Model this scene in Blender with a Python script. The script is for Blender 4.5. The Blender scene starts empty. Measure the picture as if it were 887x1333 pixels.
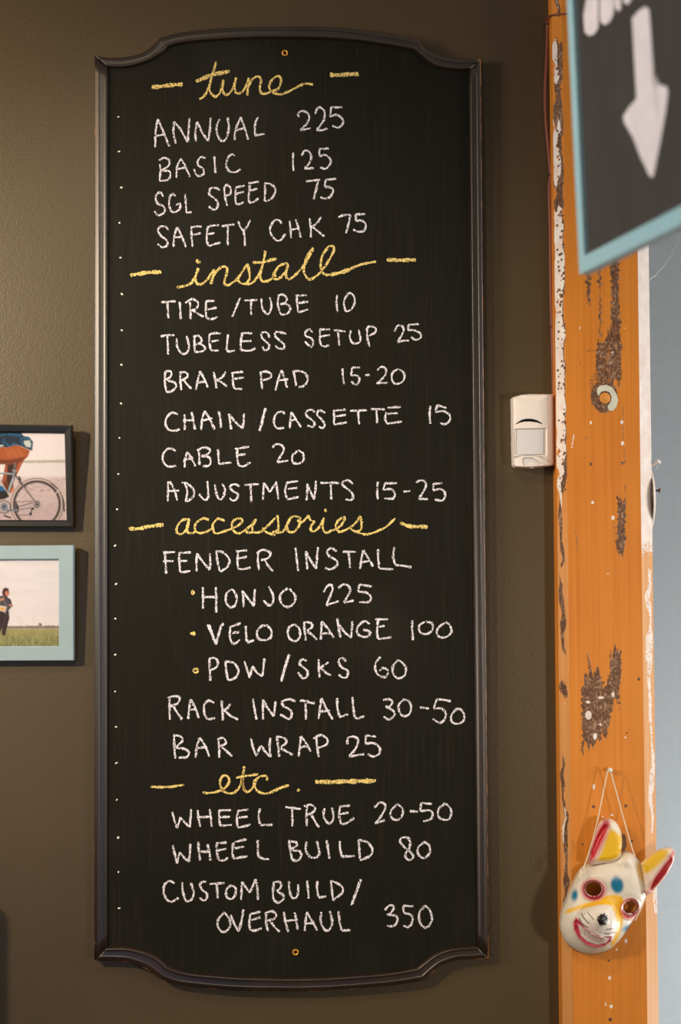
import bpy, bmesh, math, random
import numpy as np
from mathutils import Matrix, Vector
random.seed(7); rng = np.random.default_rng(7)
C = bpy.context.scene.collection

# ------------------------------------------------------------------ camera
W, H, F = 887, 1333, 1851.0
YAW, PITCH, ROLL = map(math.radians, (-1.324, 2.043, -0.294))
CAM = np.array([0.0, -2.04, 1.45])
def _rot(d):
    x, y, z = d
    c, s = math.cos(ROLL), math.sin(ROLL); x, z = c*x - s*z, s*x + c*z
    c, s = math.cos(PITCH), math.sin(PITCH); y, z = c*y - s*z, s*y + c*z
    c, s = math.cos(YAW), math.sin(YAW); x, y = c*x - s*y, s*x + c*y
    return np.array([x, y, z])
RX, RY, RZ = _rot((1, 0, 0)), _rot((0, 1, 0)), _rot((0, 0, 1))
def ray(px, py): return RX*((px - W/2)/F) + RY - RZ*((py - H/2)/F)
def P(px, py, Y=0.0):
    """point of the vertical plane y=Y that the photograph shows at (px, py)"""
    d = ray(px, py); t = (Y - CAM[1])/d[1]
    return Vector(CAM + d*t)
def PX(pts):
    """photograph coordinates of world points (n,3): used to lay artwork out at the photograph's scale"""
    q = np.asarray(pts) - CAM
    d = q @ RY
    return np.stack([W/2 + F*(q @ RX)/d, H/2 - F*(q @ RZ)/d], 1)
cam = bpy.data.cameras.new('camera'); co = bpy.data.objects.new('camera', cam); C.objects.link(co)
co.matrix_world = Matrix(((RX[0], RZ[0], -RY[0], CAM[0]), (RX[1], RZ[1], -RY[1], CAM[1]), (RX[2], RZ[2], -RY[2], CAM[2]), (0, 0, 0, 1)))
cam.sensor_fit = 'VERTICAL'; cam.sensor_height = 36; cam.sensor_width = 24; cam.lens = F*36/H
cam.clip_start = .02
cam.dof.use_dof = True; cam.dof.focus_distance = 2.02; cam.dof.aperture_fstop = 3.6
bpy.context.scene.camera = co

# ------------------------------------------------------------------ light
w = bpy.data.worlds.new('world'); bpy.context.scene.world = w; w.use_nodes = True
w.node_tree.nodes['Background'].inputs[0].default_value = (.76, .90, 1, 1)
w.node_tree.nodes['Background'].inputs[1].default_value = .06
vs = bpy.context.scene.view_settings
vs.view_transform = 'Standard'; vs.look = 'None'; vs.gamma = 1; vs.use_curve_mapping = False; vs.exposure = 0
def lamp(name, kind, loc, target, power, col, **k):
    l = bpy.data.lights.new(name, kind); l.energy = power; l.color = col
    for a, b in k.items(): setattr(l, a, b)
    o = bpy.data.objects.new(name, l); C.objects.link(o); o.location = loc
    o.rotation_euler = (Vector(target) - Vector(loc)).to_track_quat('-Z', 'Y').to_euler()
    return o
# warm track spot to the left, daylight from the shop front on the right, a window in the room beyond
lamp('warm_spot', 'SPOT', (-1.32, -1.50, 2.08), (-.70, 0, 1.42), 132, (1, .84, .58), spot_size=math.radians(74), spot_blend=1, shadow_soft_size=.03)
lamp('shop_daylight', 'SPOT', (1.50, -2.3, 1.10), (.36, 0, 1.08), 70, (1, .83, .62), spot_size=math.radians(44), spot_blend=1, shadow_soft_size=.13)
lamp('ceiling_lamp', 'SPOT', (-.35, -1.35, 2.6), (-.05, 0, 1.35), 29, (1, .82, .56), spot_size=math.radians(58), spot_blend=1, shadow_soft_size=.03)
lamp('side_window', 'AREA', (2.3, -.55, 1.6), (.5, 0, 1.4), 30, (1, .96, .92), shape='RECTANGLE', size=.8, size_y=1.4)
lamp('back_room_window', 'AREA', (2.2, .9, .05), (.9, 1.7, .45), 64, (.98, 1, .97), shape='RECTANGLE', size=1.2, size_y=.4)
lamp('left_window', 'AREA', (-.98, -3.1, .92), (-.34, 0, 1.15), 6, (.34, .56, 1), shape='RECTANGLE', size=.42, size_y=1.65)
lamp('amber_lamp', 'AREA', (-1.63, -1.10, 2.30), (-.34, 0, 1.95), 8.5, (1, .52, .24), shape='RECTANGLE', size=.12, size_y=1.0)
lamp('sign_fill', 'AREA', (-2.5, -1.35, 1.9), (.3, -.8, 1.9), 6.0, (.92, 1, .98), shape='RECTANGLE', size=.6, size_y=.5, spread=math.radians(60))  # added area fill that brightens the sign's face; no window stands here

# ------------------------------------------------------------------ helpers
def mesh_obj(name, verts, faces, mat, parent=None, smooth=False):
    me = bpy.data.meshes.new(name)
    me.from_pydata([tuple(v) for v in verts], [], [tuple(f) for f in faces]); me.update()
    return link(name, me, mat, parent, smooth)
def link(name, me, mat, parent=None, smooth=False):
    if mat: me.materials.append(mat)
    if smooth: me.polygons.foreach_set('use_smooth', [True]*len(me.polygons))
    o = bpy.data.objects.new(name, me); C.objects.link(o)
    if parent is not None:
        o.parent = parent; o.matrix_parent_inverse = parent.matrix_world.inverted()
    return o
def empty(name, loc, label=None, cat=None, group=None):
    o = bpy.data.objects.new(name, None); C.objects.link(o); o.location = loc; o.empty_display_size = .02
    o.matrix_world = Matrix.Translation(Vector(loc))
    tag(o, label, cat, group); return o
def tag(o, label=None, cat=None, group=None, kind=None):
    for k, v in (('label', label), ('category', cat), ('group', group), ('kind', kind)):
        if v: o[k] = v
    return o
def bm_obj(name, bm, mat, parent=None, smooth=False, bevel=0):
    me = bpy.data.meshes.new(name); bm.normal_update(); bm.to_mesh(me); bm.free()
    o = link(name, me, mat, parent, smooth)
    if bevel:
        m = o.modifiers.new('b', 'BEVEL'); m.width = bevel; m.segments = 2; m.limit_method = 'ANGLE'
    return o
def box(name, lo, hi, mat, parent=None, bevel=0):
    v = [(x, y, z) for x in (lo[0], hi[0]) for y in (lo[1], hi[1]) for z in (lo[2], hi[2])]
    f = [(0, 1, 3, 2), (4, 6, 7, 5), (0, 4, 5, 1), (2, 3, 7, 6), (0, 2, 6, 4), (1, 5, 7, 3)]
    o = mesh_obj(name, v, f, mat, parent)
    if bevel:
        m = o.modifiers.new('b', 'BEVEL'); m.width = bevel; m.segments = 2
    return o
def tube(name, pts, r, mat, parent=None, n=8, closed=False):
    pts = [Vector(p) for p in pts]; N = len(pts); vs_, fs = [], []
    ref = Vector((0.3, 1, 0.2)).normalized()
    for i, p in enumerate(pts):
        a = pts[(i-1) % N] if (i or closed) else p; b = pts[(i+1) % N] if (i < N-1 or closed) else p
        t = (b - a).normalized(); u = t.cross(ref).normalized(); v = t.cross(u)
        rr = r[i] if isinstance(r, (list, tuple)) else r
        for k in range(n):
            an = 2*math.pi*k/n; vs_.append(p + (u*math.cos(an) + v*math.sin(an))*rr)
    for i in range(N if closed else N-1):
        j = (i+1) % N
        for k in range(n): fs.append((i*n+k, i*n+(k+1) % n, j*n+(k+1) % n, j*n+k))
    if not closed: fs.append(tuple(range(n))); fs.append(tuple((N-1)*n+k for k in range(n))[::-1])
    return mesh_obj(name, vs_, fs, mat, parent, True)
def catmull(pts, per=6):
    pts = [np.array(p, float) for p in pts]
    if len(pts) < 3: return pts if len(pts) < 2 else [pts[0] + (pts[1]-pts[0])*t for t in np.linspace(0, 1, per+1)]
    q = [2*pts[0]-pts[1]] + pts + [2*pts[-1]-pts[-2]]; out = []
    for i in range(1, len(q)-2):
        for t in np.arange(per)/per:
            a, b, c, d = q[i-1:i+3]
            out.append(.5*((2*b) + (c-a)*t + (2*a-5*b+4*c-d)*t*t + (3*b-a-3*c+d)*t**3))
    out.append(pts[-1]); return out
def lathe(name, prof, origin, axis, mat, parent=None, n=24):
    """prof: (radius, height) pairs along axis"""
    ax = Vector(axis).normalized(); u = ax.orthogonal().normalized(); v = ax.cross(u); o = Vector(origin)
    vs_ = [o + ax*h + (u*math.cos(2*math.pi*k/n) + v*math.sin(2*math.pi*k/n))*r for r, h in prof for k in range(n)]
    fs = [(i*n+k, i*n+(k+1) % n, (i+1)*n+(k+1) % n, (i+1)*n+k) for i in range(len(prof)-1) for k in range(n)]
    fs += [tuple(range(n))[::-1], tuple((len(prof)-1)*n+k for k in range(n))]
    return mesh_obj(name, vs_, fs, mat, parent, True)

# painter: fields over many points at once, in the photograph's pixels
def d_seg(p, a, b):
    a = np.array(a, float); b = np.array(b, float); ab = b-a; t = np.clip(((p-a) @ ab)/max(ab @ ab, 1e-9), 0, 1)
    return np.hypot(*(p - a - t[:, None]*ab).T)
def d_line(p, pts): return np.min([d_seg(p, pts[i], pts[i+1]) for i in range(len(pts)-1)], 0)
def sd_poly(p, poly):
    n = len(poly); d = d_line(p, list(poly)+[poly[0]]); ins = np.zeros(len(p), bool)
    for i in range(n):
        (x1, y1), (x2, y2) = poly[i], poly[(i+1) % n]
        c = ((y1 > p[:, 1]) != (y2 > p[:, 1]))
        if y1 != y2: ins ^= c & (p[:, 0] < (x2-x1)*(p[:, 1]-y1)/(y2-y1)+x1)
    return np.where(ins, -d, d)
def sd_ell(p, c, rx, ry, rot=0):
    q = p - np.array(c, float); a = math.radians(rot); x = q[:, 0]*math.cos(a)+q[:, 1]*math.sin(a); y = -q[:, 0]*math.sin(a)+q[:, 1]*math.cos(a)
    return (np.hypot(x/rx, y/ry)-1)*min(rx, ry)
def cover(d, soft): return np.clip(.5 - d/(2*soft), 0, 1)
def vnoise(p, sx, sy, seed=0):
    """smooth value noise"""
    r = np.random.default_rng(seed).random((64, 64)); x = p[:, 0]/sx; y = p[:, 1]/sy
    i, j = np.floor(x).astype(int), np.floor(y).astype(int); fx, fy = x-i, y-j; fx, fy = fx*fx*(3-2*fx), fy*fy*(3-2*fy)
    g = lambda a, b: r[a % 64, b % 64]
    return (g(i, j)*(1-fx)+g(i+1, j)*fx)*(1-fy)+(g(i, j+1)*(1-fx)+g(i+1, j+1)*fx)*fy
def lin(c): c = np.asarray(c, float)/255; return np.where(c <= .04045, c/12.92, ((c+.055)/1.055)**2.4)
class Paint:
    def __init__(s, p, base): s.p = p; s.c = np.tile(lin(base), (len(p), 1))
    def put(s, a, col): s.c = s.c*(1-a[:, None]) + lin(col)*a[:, None]
    def poly(s, pts, col, soft=.4, op=1): s.put(cover(sd_poly(s.p, pts), soft)*op, col)
    def line(s, pts, w_, col, soft=.4, op=1): s.put(cover(d_line(s.p, pts)-w_/2, soft)*op, col)
    def ell(s, c, rx, ry, col, rot=0, soft=.4, op=1): s.put(cover(sd_ell(s.p, c, rx, ry, rot), soft)*op, col)
    def ring(s, c, r, w_, col, soft=.4, op=1, ry=None): s.put(cover(np.abs(sd_ell(s.p, c, r, ry or r))-w_/2, soft)*op, col)
def soften(c, p):
    """printed photographs are a little soft and grainy"""
    nx = int(np.sum(p[:, 1] == p[0, 1])); g = c.reshape(-1, nx, 3)
    k = np.pad(g, ((1, 1), (1, 1), (0, 0)), 'edge')
    b = (k[:-2, 1:-1]+k[2:, 1:-1]+k[1:-1, :-2]+k[1:-1, 2:]+2*k[1:-1, 1:-1])/6
    k = np.pad(b, ((1, 1), (1, 1), (0, 0)), 'edge'); b = (k[:-2, 1:-1]+k[2:, 1:-1]+k[1:-1, :-2]+k[1:-1, 2:]+4*k[1:-1, 1:-1])/8
    return np.clip(b.reshape(-1, 3)*rng.uniform(.93, 1.06, (len(c), 1)), 0, 1)
def colour_attr(me, name, rgb):
    a = me.color_attributes.new(name, 'FLOAT_COLOR', 'POINT')
    a.data.foreach_set('color', np.concatenate([rgb, np.ones((len(rgb), 1))], 1).astype(np.float32).ravel())
def grid_mesh(name, nx, ny, X, keep=None):
    """X (ny*nx,3) points row by row; keep: mask of faces"""
    me = bpy.data.meshes.new(name)
    i = (np.arange(ny-1)[:, None]*nx + np.arange(nx-1)[None]).ravel()
    f = np.stack([i, i+nx, i+nx+1, i+1], 1)
    if keep is not None: f = f[keep]
    used = np.unique(f); remap = -np.ones(nx*ny, int); remap[used] = np.arange(len(used)); f = remap[f]; X = X[used]
    me.vertices.add(len(X)); me.vertices.foreach_set('co', X.astype(np.float32).ravel())
    me.loops.add(f.size); me.loops.foreach_set('vertex_index', f.astype(np.int32).ravel())
    me.polygons.add(len(f)); me.polygons.foreach_set('loop_start', np.arange(0, f.size, 4).astype(np.int32))
    me.update(calc_edges=True); me.validate()
    return me, used

# ------------------------------------------------------------------ materials
class NT:
    def __init__(s, name, rough=.5, col=(.5, .5, .5), metal=0, spec=.5):
        s.m = bpy.data.materials.new(name); s.m.use_nodes = True; s.t = s.m.node_tree; s.b = s.t.nodes['Principled BSDF']
        s.b.inputs['Base Color'].default_value = (*col, 1); s.b.inputs['Roughness'].default_value = rough
        s.b.inputs['Metallic'].default_value = metal; s.b.inputs['Specular IOR Level'].default_value = spec
    def n(s, typ, **k):
        x = s.t.nodes.new(typ)
        for a, b in k.items(): setattr(x, a, b)
        return x
    def l(s, a, b): s.t.links.new(a, b)
    def noise(s, scale, detail=3, stretch=(1, 1, 1), rough=.5, off=(0, 0, 0)):
        tc = s.n('ShaderNodeTexCoord'); mp = s.n('ShaderNodeMapping'); mp.inputs['Scale'].default_value = stretch; mp.inputs['Location'].default_value = off
        no = s.n('ShaderNodeTexNoise'); no.inputs['Scale'].default_value = scale; no.inputs['Detail'].default_value = detail; no.inputs['Roughness'].default_value = rough
        s.l(tc.outputs['Object'], mp.inputs['Vector']); s.l(mp.outputs['Vector'], no.inputs['Vector']); return no.outputs['Fac']
    def ramp(s, fac, stops):
        r = s.n('ShaderNodeValToRGB'); e = r.color_ramp.elements
        while len(e) < len(stops): e.new(.5)
        for el, (p, c) in zip(e, stops): el.position = p; el.color = (*c, 1) if len(c) == 3 else c
        s.l(fac, r.inputs['Fac']); return r.outputs['Color']
    def math(s, op, a, b=None, clamp=False):
        m = s.n('ShaderNodeMath', operation=op, use_clamp=clamp)
        for i, v in enumerate((a, b)):
            if v is None: continue
            if hasattr(v, 'is_output'): s.l(v, m.inputs[i])
            else: m.inputs[i].default_value = v
        return m.outputs[0]
    def mix(s, fac, a, b, blend='MIX'):
        m = s.n('ShaderNodeMix', data_type='RGBA', blend_type=blend)
        for i, v in ((0, fac), (6, a), (7, b)):
            if hasattr(v, 'is_output'): s.l(v, m.inputs[i])
            else: m.inputs[i].default_value = v if i == 0 else (*v, 1)
        return m.outputs[2]
    def step(s, v, lo, hi):
        m = s.n('ShaderNodeMapRange', interpolation_type='SMOOTHSTEP'); s.l(v, m.inputs[0]); m.inputs[1].default_value = lo; m.inputs[2].default_value = hi; return m.outputs[0]
    def bump(s, h, strength, dist=.001):
        b = s.n('ShaderNodeBump'); b.inputs['Strength'].default_value = strength; b.inputs['Distance'].default_value = dist
        s.l(h, b.inputs['Height']); s.l(b.outputs[0], s.b.inputs['Normal'])
    def color(s, c): s.l(c, s.b.inputs['Base Color'])

def plain(name, col255, rough=.5, metal=0, spec=.5, var=.0):
    m = NT(name, rough, tuple(lin(col255)), metal, spec)
    if var:
        c = lin(col255); m.color(m.ramp(m.noise(60, 4), [(.3, tuple(c*(1-var))), (.7, tuple(np.minimum(c*(1+var), 1)))]))
    return m.m

m = NT('olive wall paint', .43, spec=.5)
a = m.noise(3, 3)
m.color(m.ramp(a, [(.3, (.077, .051, .0205)), (.7, (.084, .056, .023))]))
h = m.math('ADD', m.noise(300, 2), m.math('MULTIPLY', m.noise(120, 2), .7)); m.bump(h, .34, .0010); M_wall = m.m
M_far = plain('blue grey wall paint', (170, 177, 183), .7, var=.04)
M_floor = plain('floor boards', (110, 84, 60), .5, var=.2)
M_ceil = plain('ceiling paint', (190, 186, 178), .8, var=.03)

m = NT('chalkboard paint', .58, spec=.18)
s1 = m.noise(1, 5, (260, 1, 7), .65)
c = m.ramp(s1, [(.30, (.0054, .0052, .0028)), (.55, (.0088, .0078, .0042)), (.78, (.024, .0165, .0080))])
sm = m.noise(5, 4, off=(3, 1, 2)); m.color(m.mix(m.math('MULTIPLY', m.step(sm, .5, .85), .35), c, (.035, .032, .027)))
m.bump(s1, .12, .0006); M_board = m.m

m = NT('dark brown lacquered moulding', .38, spec=1.0)
at = m.n('ShaderNodeAttribute', attribute_name='wear')
wr = m.math('ADD', m.math('MULTIPLY', at.outputs['Fac'], .42), m.math('MULTIPLY', m.noise(55, 4, (1, 1, .6), .65), .75))
wear = m.step(wr, .73, .78)
base = m.ramp(m.noise(30, 4, (1, 1, .2)), [(.3, (.010, .0045, .0022)), (.75, (.026, .0115, .0052))])
m.color(m.mix(wear, base, (.42, .16, .045)))
m.bump(m.noise(1, 3, (300, 300, 40)), .08, .0005); M_mould = m.m

def chalk(name, col):
    m = NT(name, .95, tuple(lin(col)), spec=.1)
    hole = m.math('ADD', m.math('MULTIPLY', m.noise(620, 2, (1, 1, 1), .6), .75), m.math('MULTIPLY', m.noise(1, 2, (900, 900, 260), .5), .35))
    fac = m.step(hole, .46, .55)
    tr = m.n('ShaderNodeBsdfTransparent'); mx = m.n('ShaderNodeMixShader'); out = m.t.nodes['Material Output']
    f2 = m.math('ADD', m.math('MULTIPLY', fac, .80), .16)
    m.l(f2, mx.inputs[0]); m.l(tr.outputs[0], mx.inputs[1]); m.l(m.b.outputs[0], mx.inputs[2]); m.l(mx.outputs[0], out.inputs[0]); return m.m
M_white = chalk('white chalk', (243, 238, 250)); M_yellow = chalk('yellow chalk', (250, 222, 140))

m = NT('stripped orange wood', .48, spec=.35)
at = m.n('ShaderNodeAttribute', attribute_name='wear'); sep = m.n('ShaderNodeSeparateColor'); m.l(at.outputs['Color'], sep.inputs[0])
burn_shade, paint, pale = sep.outputs
g1 = m.noise(1, 4, (180, 180, 3), .6); g2 = m.noise(9, 4, (1, 1, .35))
wood = m.ramp(g1, [(.3, (.58, .175, .018)), (.55, (.72, .245, .030)), (.8, (.82, .30, .043))])
wood = m.mix(.55, wood, m.ramp(g2, [(.25, (.54, .155, .014)), (.5, (.68, .23, .024)), (.78, (.79, .285, .036))]))
wood = m.mix(pale, wood, m.ramp(g1, [(.3, (.66, .33, .13)), (.7, (.80, .44, .19))]))
lad = m.noise(1, 3, (420, 420, 120), .6); lad2 = m.noise(1, 2, (30, 30, 560), .5); lad3 = m.math('ADD', m.math('MULTIPLY', m.noise(1, 3, (330, 330, 210), .6, (5, 1, 2)), .7), m.math('MULTIPLY', m.noise(70, 3), .3))
fine = m.math('ADD', m.math('ADD', m.math('MULTIPLY', lad, .42), m.math('MULTIPLY', m.noise(1, 4, (110, 110, 28), .65, (2, 3, 4)), .5)), m.math('ADD', m.math('MULTIPLY', lad2, .25), m.math('MULTIPLY', lad3, .2)))
bw = m.math('MULTIPLY', m.step(m.math('ADD', burn_shade, fine), 1.17, 1.40), .94)
dark = m.ramp(lad3, [(.36, (.045, .022, .013)), (.52, (.14, .073, .046)), (.63, (.42, .27, .18))])
c = m.mix(bw, wood, dark)
pw = m.step(m.math('ADD', paint, m.math('MULTIPLY', m.math('ADD', m.noise(170, 4, (1, 1, .5), .7), m.noise(380, 2)), .5)), .93, .99)
c = m.mix(pw, c, m.ramp(m.noise(60, 3), [(.3, (.80, .66, .60)), (.7, (.92, .84, .78))]))
m.color(c)
hh = m.math('ADD', m.math('MULTIPLY', pw, .7), m.math('SUBTRACT', m.math('ADD', m.math('MULTIPLY', g1, .25), m.math('MULTIPLY', m.noise(1, 2, (8, 8, 520)), .12)), m.math('MULTIPLY', bw, .4)))
m.bump(hh, .5, .0012); M_post = m.m

m = NT('printed photograph', .42, spec=.3); at = m.n('ShaderNodeAttribute', attribute_name='print'); m.color(m.mix(1.0, at.outputs['Color'], (.76, .82, .98), 'MULTIPLY')); M_print = m.m
m = NT('painted papier mache', .38, spec=.4); at = m.n('ShaderNodeAttribute', attribute_name='print')
m.color(m.mix(m.math('MULTIPLY', m.step(m.noise(420, 2), .66, .74), .35), at.outputs['Color'], (.28, .22, .16))); m.bump(m.noise(90, 4), .12, .002); M_mask = m.m
M_black = plain('black satin frame', (30, 27, 23), .32); M_sage = plain('sage green painted frame', (152, 174, 186), .45, var=.03)
M_plastic = plain('warm white plastic', (246, 234, 226), .38); M_lens = plain('milky lens plastic', (226, 222, 224), .25)
M_darkw = plain('smoked plastic window', (22, 28, 26), .12)
M_brass = plain('brass', (235, 160, 50), .38, .55); M_hole = plain('screw recess', (16, 12, 8), .5, .6)
M_cable = plain('red brown bell wire', (140, 76, 62), .45); M_staple = plain('dark staple', (40, 34, 30), .4, .7)
M_sblue = plain('light blue painted frame', (158, 194, 200), .5, var=.03)
m = NT('brushed black sign board', .55); m.color(m.ramp(m.noise(1, 4, (60, 60, 9)), [(.3, (.038, .031, .027)), (.7, (.050, .041, .036))])); M_spanel = m.m
M_solid_white = plain('thick white chalk marker', (226, 212, 212), .9, var=.06)
M_string = plain('cotton string', (232, 214, 186), .9); M_pin = plain('clear pin head', (235, 228, 222), .12)
M_rust = plain('rusty screw', (104, 66, 50), .5, .5); M_wpaint = plain('white paint on metal', (238, 232, 226), .5)
M_iron = plain('dark bronze plate', (72, 56, 44), .4, .7); M_web = plain('dusty cobweb', (205, 210, 214), .9)
M_knot = plain('raw wood plug', (222, 146, 62), .6, var=.15); M_caster = plain('shadow caster brown', (60, 44, 32), .6, var=.2)

# ------------------------------------------------------------------ the setting
WR = P(722, 600).x                      # where the wall meets the post
def slab(name, lo, hi, mat): return tag(box(name, lo, hi, mat), kind='structure')
slab('wall_left', (-2.6, 0, 0), (WR + .02, .12, 2.75), M_wall)
slab('wall_back', (-.6, 1.8, 0), (4.2, 1.9, 2.75), M_far)
slab('floor', (-2.6, -3.2, -.05), (4.2, 3.1, 0), M_floor)
slab('ceiling', (-2.6, -3.2, 2.75), (4.2, 3.1, 2.8), M_ceil)

# ------------------------------------------------------------------ post
YF, YC = -.045, -.028                    # front face, start of the corner bevels
xl0, xl1 = P(724.5, 560, YC).x, P(738.0, 560, YF).x
xr0, xr1 = P(833.5, 560, YF).x, P(848.0, 560, YC).x
post = empty('wooden_post', ((xl0+xr1)/2, -.0, 0), 'stripped orange wooden post with scorched patches and flaking white paint', 'post')
def post_face(name, a, b, nx, z0=.55, z1=2.35, dz=.0013):
    """strip from plan point a to plan point b"""
    zs = np.concatenate([[0.0], np.arange(z0, z1, dz), [2.75]]); t = np.linspace(0, 1, nx)
    T, Z = np.meshgrid(t, zs); X = a[0]+(b[0]-a[0])*T.ravel(); Y = a[1]+(b[1]-a[1])*T.ravel(); Z = Z.ravel()
    pts = np.stack([X, Y, Z], 1); me, used = grid_mesh(name, nx, len(zs), pts)
    return me, PX(pts), T.ravel()
def blob(p, x, y, r, ry=None): return cover(sd_ell(p, (x, y), r, ry or r), .6)
me, p, t = post_face('front_face', (xl1, YF), (xr0, YF), 84)
burn_shade = np.zeros(len(p)); paint = np.zeros(len(p)); pale = .0*burn_shade
def B(pts, k, soft=2.5):
    soft = soft*1.5
    q_ = p.copy(); q_[:, 1] += (vnoise(p, 1.6, 900, 31)-.5)*22; q_[:, 0] += (vnoise(p, 900, 2.2, 33)-.5)*3.5
    global burn_shade
    burn_shade = np.maximum(burn_shade, cover(sd_poly(q_, pts), soft)*k*(.82+.26*vnoise(p, 2.5, 9, 35)))
B([(757, 300), (812, 300), (813, 470), (800, 490), (776, 480), (772, 440), (763, 425), (757, 390)], .42, 5)
B([(760, 300), (772, 300), (770, 400), (762, 395)], .85, 3); B([(776, 320), (784, 320), (786, 440), (779, 440)], .82, 3); B([(792, 320), (808, 330), (809, 430), (795, 430)], .85, 3)
B([(772, 450), (788, 432), (806, 395), (812, 420), (813, 492), (804, 505), (775, 500)], .78, 4)
burn_shade = np.maximum(burn_shade, cover(sd_ell(p, (787, 516), 20, 24), 4)*.75)
burn_shade = np.maximum(burn_shade, cover(sd_ell(p, (775, 500), 10, 24), 4)*.6)
B([(803, 640), (809, 642), (816, 656), (816, 706), (814, 718), (800, 719), (803, 690)], .85, 1.5); B([(798, 690), (803, 690), (803, 718), (798, 716)], .6, 1)
burn_shade = np.maximum(burn_shade, cover(d_line(p, [(811.5, 530), (812, 575), (814, 600), (814.5, 660)])-1.0, .8)*.72)
B([(757, 890), (765, 880), (764, 850), (768, 850), (770, 872), (784, 870), (785, 888), (792, 880), (793, 855), (803, 846), (807, 838), (811, 840), (809, 862), (808, 915), (797, 925), (794, 950), (789, 957), (784, 950), (783, 964), (767, 974), (757, 979)], .86, 1.5)
B([(762, 835), (812, 780), (814, 840), (785, 880), (760, 885)], .32, 6)
B([(745, 722), (800, 715), (800, 722), (746, 730)], .3, 3); B([(738, 1005), (840, 990), (838, 1010), (740, 1040)], .22, 8)
burn_shade = np.maximum(burn_shade, blob(p, 812, 1096, 5, 12)*.8); B([(740, 1255), (790, 1245), (740, 1275)], .25, 6)
for x0_, y0_, x1_, y1_ in ((764, 457, 785, 456), (753, 465, 757, 475), (746, 1095, 747, 1103), (750, 690, 752, 720)):
    burn_shade = np.maximum(burn_shade, cover(d_line(p, [(x0_, y0_), (x1_, y1_)])-1.2, 1)*.75)
for x, y, r in ((769.5, 604, 1.9), (810.5, 603, 1.8), (785, 530, 2.2), (785, 889, 1.9), (790.5, 945.5, 1.9), (832, 884, 1.9), (816.5, 954, 1), (773, 1050, 1.8), (815, 1049, 1.8), (823, 1095, 1.6), (793, 1250.5, 1.3), (795, 1327, 2.2), (759, 1099, 1.1), (764, 570, 1), (843, 365, 1)):
    burn_shade = np.maximum(burn_shade, blob(p, x, y, r)*2)  # nail holes: the shade inside them painted as near-black spots
for x, y, r, ry in ((794, 465, 9, 14), (766.5, 931, 4.4, 6), (783, 908, 4, 2), (798.5, 904, 2.4, 3.5), (775, 958.5, 2.8, 4.2), (782, 943, 1.8, 2), (766, 914, 3, 2), (769.5, 550, 1.6, 2.6), (810, 549.5, 2.2, 2.8), (811, 577, 2.4, 3), (772, 654, 2.2, 2.2), (798.5, 674, 2.4, 3.2), (792, 746.7, 1.3, 1.3), (814.5, 960, 1.4, 1.6), (773.5, 1024, 1.8, 4), (797, 1061, 2.2, 1.6), (785, 1063.5, 1.2, 1.2), (815.5, 1225, 2.2, 3), (803.5, 1236, 1.5, 1.5), (794, 1273, 2, 2.6), (796, 1310, 2.3, 2.6), (789, 1307, 1.2, 3), (755, 427, .8, 2.6), (814, 427, .8, 1.8), (809, 712, 6, 8)):
    paint = np.maximum(paint, blob(p, x, y, r, ry)*(.36 if r > 5 else .8))
for pts in ([(747.5, 566), (745.5, 578), (744.5, 583)],): paint = np.maximum(paint, cover(d_line(p, pts)-1, .6)*.6)
colour_attr(me, 'wear', np.stack([burn_shade, paint, pale], 1)); link('front_face', me, M_post, post)
# left corner bevel
me, p, t = post_face('corner_bevel', (xl0, YC), (xl1, YF), 20); y = p[:, 1]; burn_shade = 0*y; paint = 0*y
nz = vnoise(p, 7, 14, 3); ny2 = vnoise(p, 4, 200, 21)
def band(y0, y1, t0, t1, k, arr, soft=16):
    wob = (nz-.5)*.45; yw = y+(ny2-.5)*26
    v = np.clip(np.minimum(yw-y0, y1-yw)/soft+.5, 0, 1)*np.clip(np.minimum(t+wob-t0, t1-(t+wob))/.22+.5, 0, 1)
    return np.maximum(arr, v*k)
for q in ((-40, 12, .25, .75), (57, 112, -.05, .66), (155, 240, -.05, .70), (268, 600, -.1, .88), (590, 660, .0, .6), (898, 915, .45, .62), (975, 992, .3, .42), (1040, 1100, .2, .5), (1110, 1125, .2, .3)): paint = band(*q, .60 if q[0] < 900 else .55, paint)
for q in ((-30, 20, .2, .9), (100, 172, .15, .75), (225, 290, .1, .82), (50, 640, .35, .98), (600, 745, .2, .55), (755, 850, .2, .62), (880, 905, .1, .9), (975, 1060, .15, .5), (1050, 1190, .25, .75)): burn_shade = band(*q, .82, burn_shade)
for _ in range(170):
    k = rng.uniform(60, 640); j = rng.uniform(.2, .8); xx = p[np.argmin(np.abs(y-k)), 0]; q = 719+(k/1333)*11+j*17
    b_ = blob(p, q, k, rng.uniform(.5, 1.4)); burn_shade = np.maximum(burn_shade, b_*1.4); paint = paint*(1-b_)
pale = np.clip((y-600)/200, 0, .55)
colour_attr(me, 'wear', np.stack([burn_shade, paint, pale], 1)); link('corner_bevel', me, M_post, post)
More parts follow.
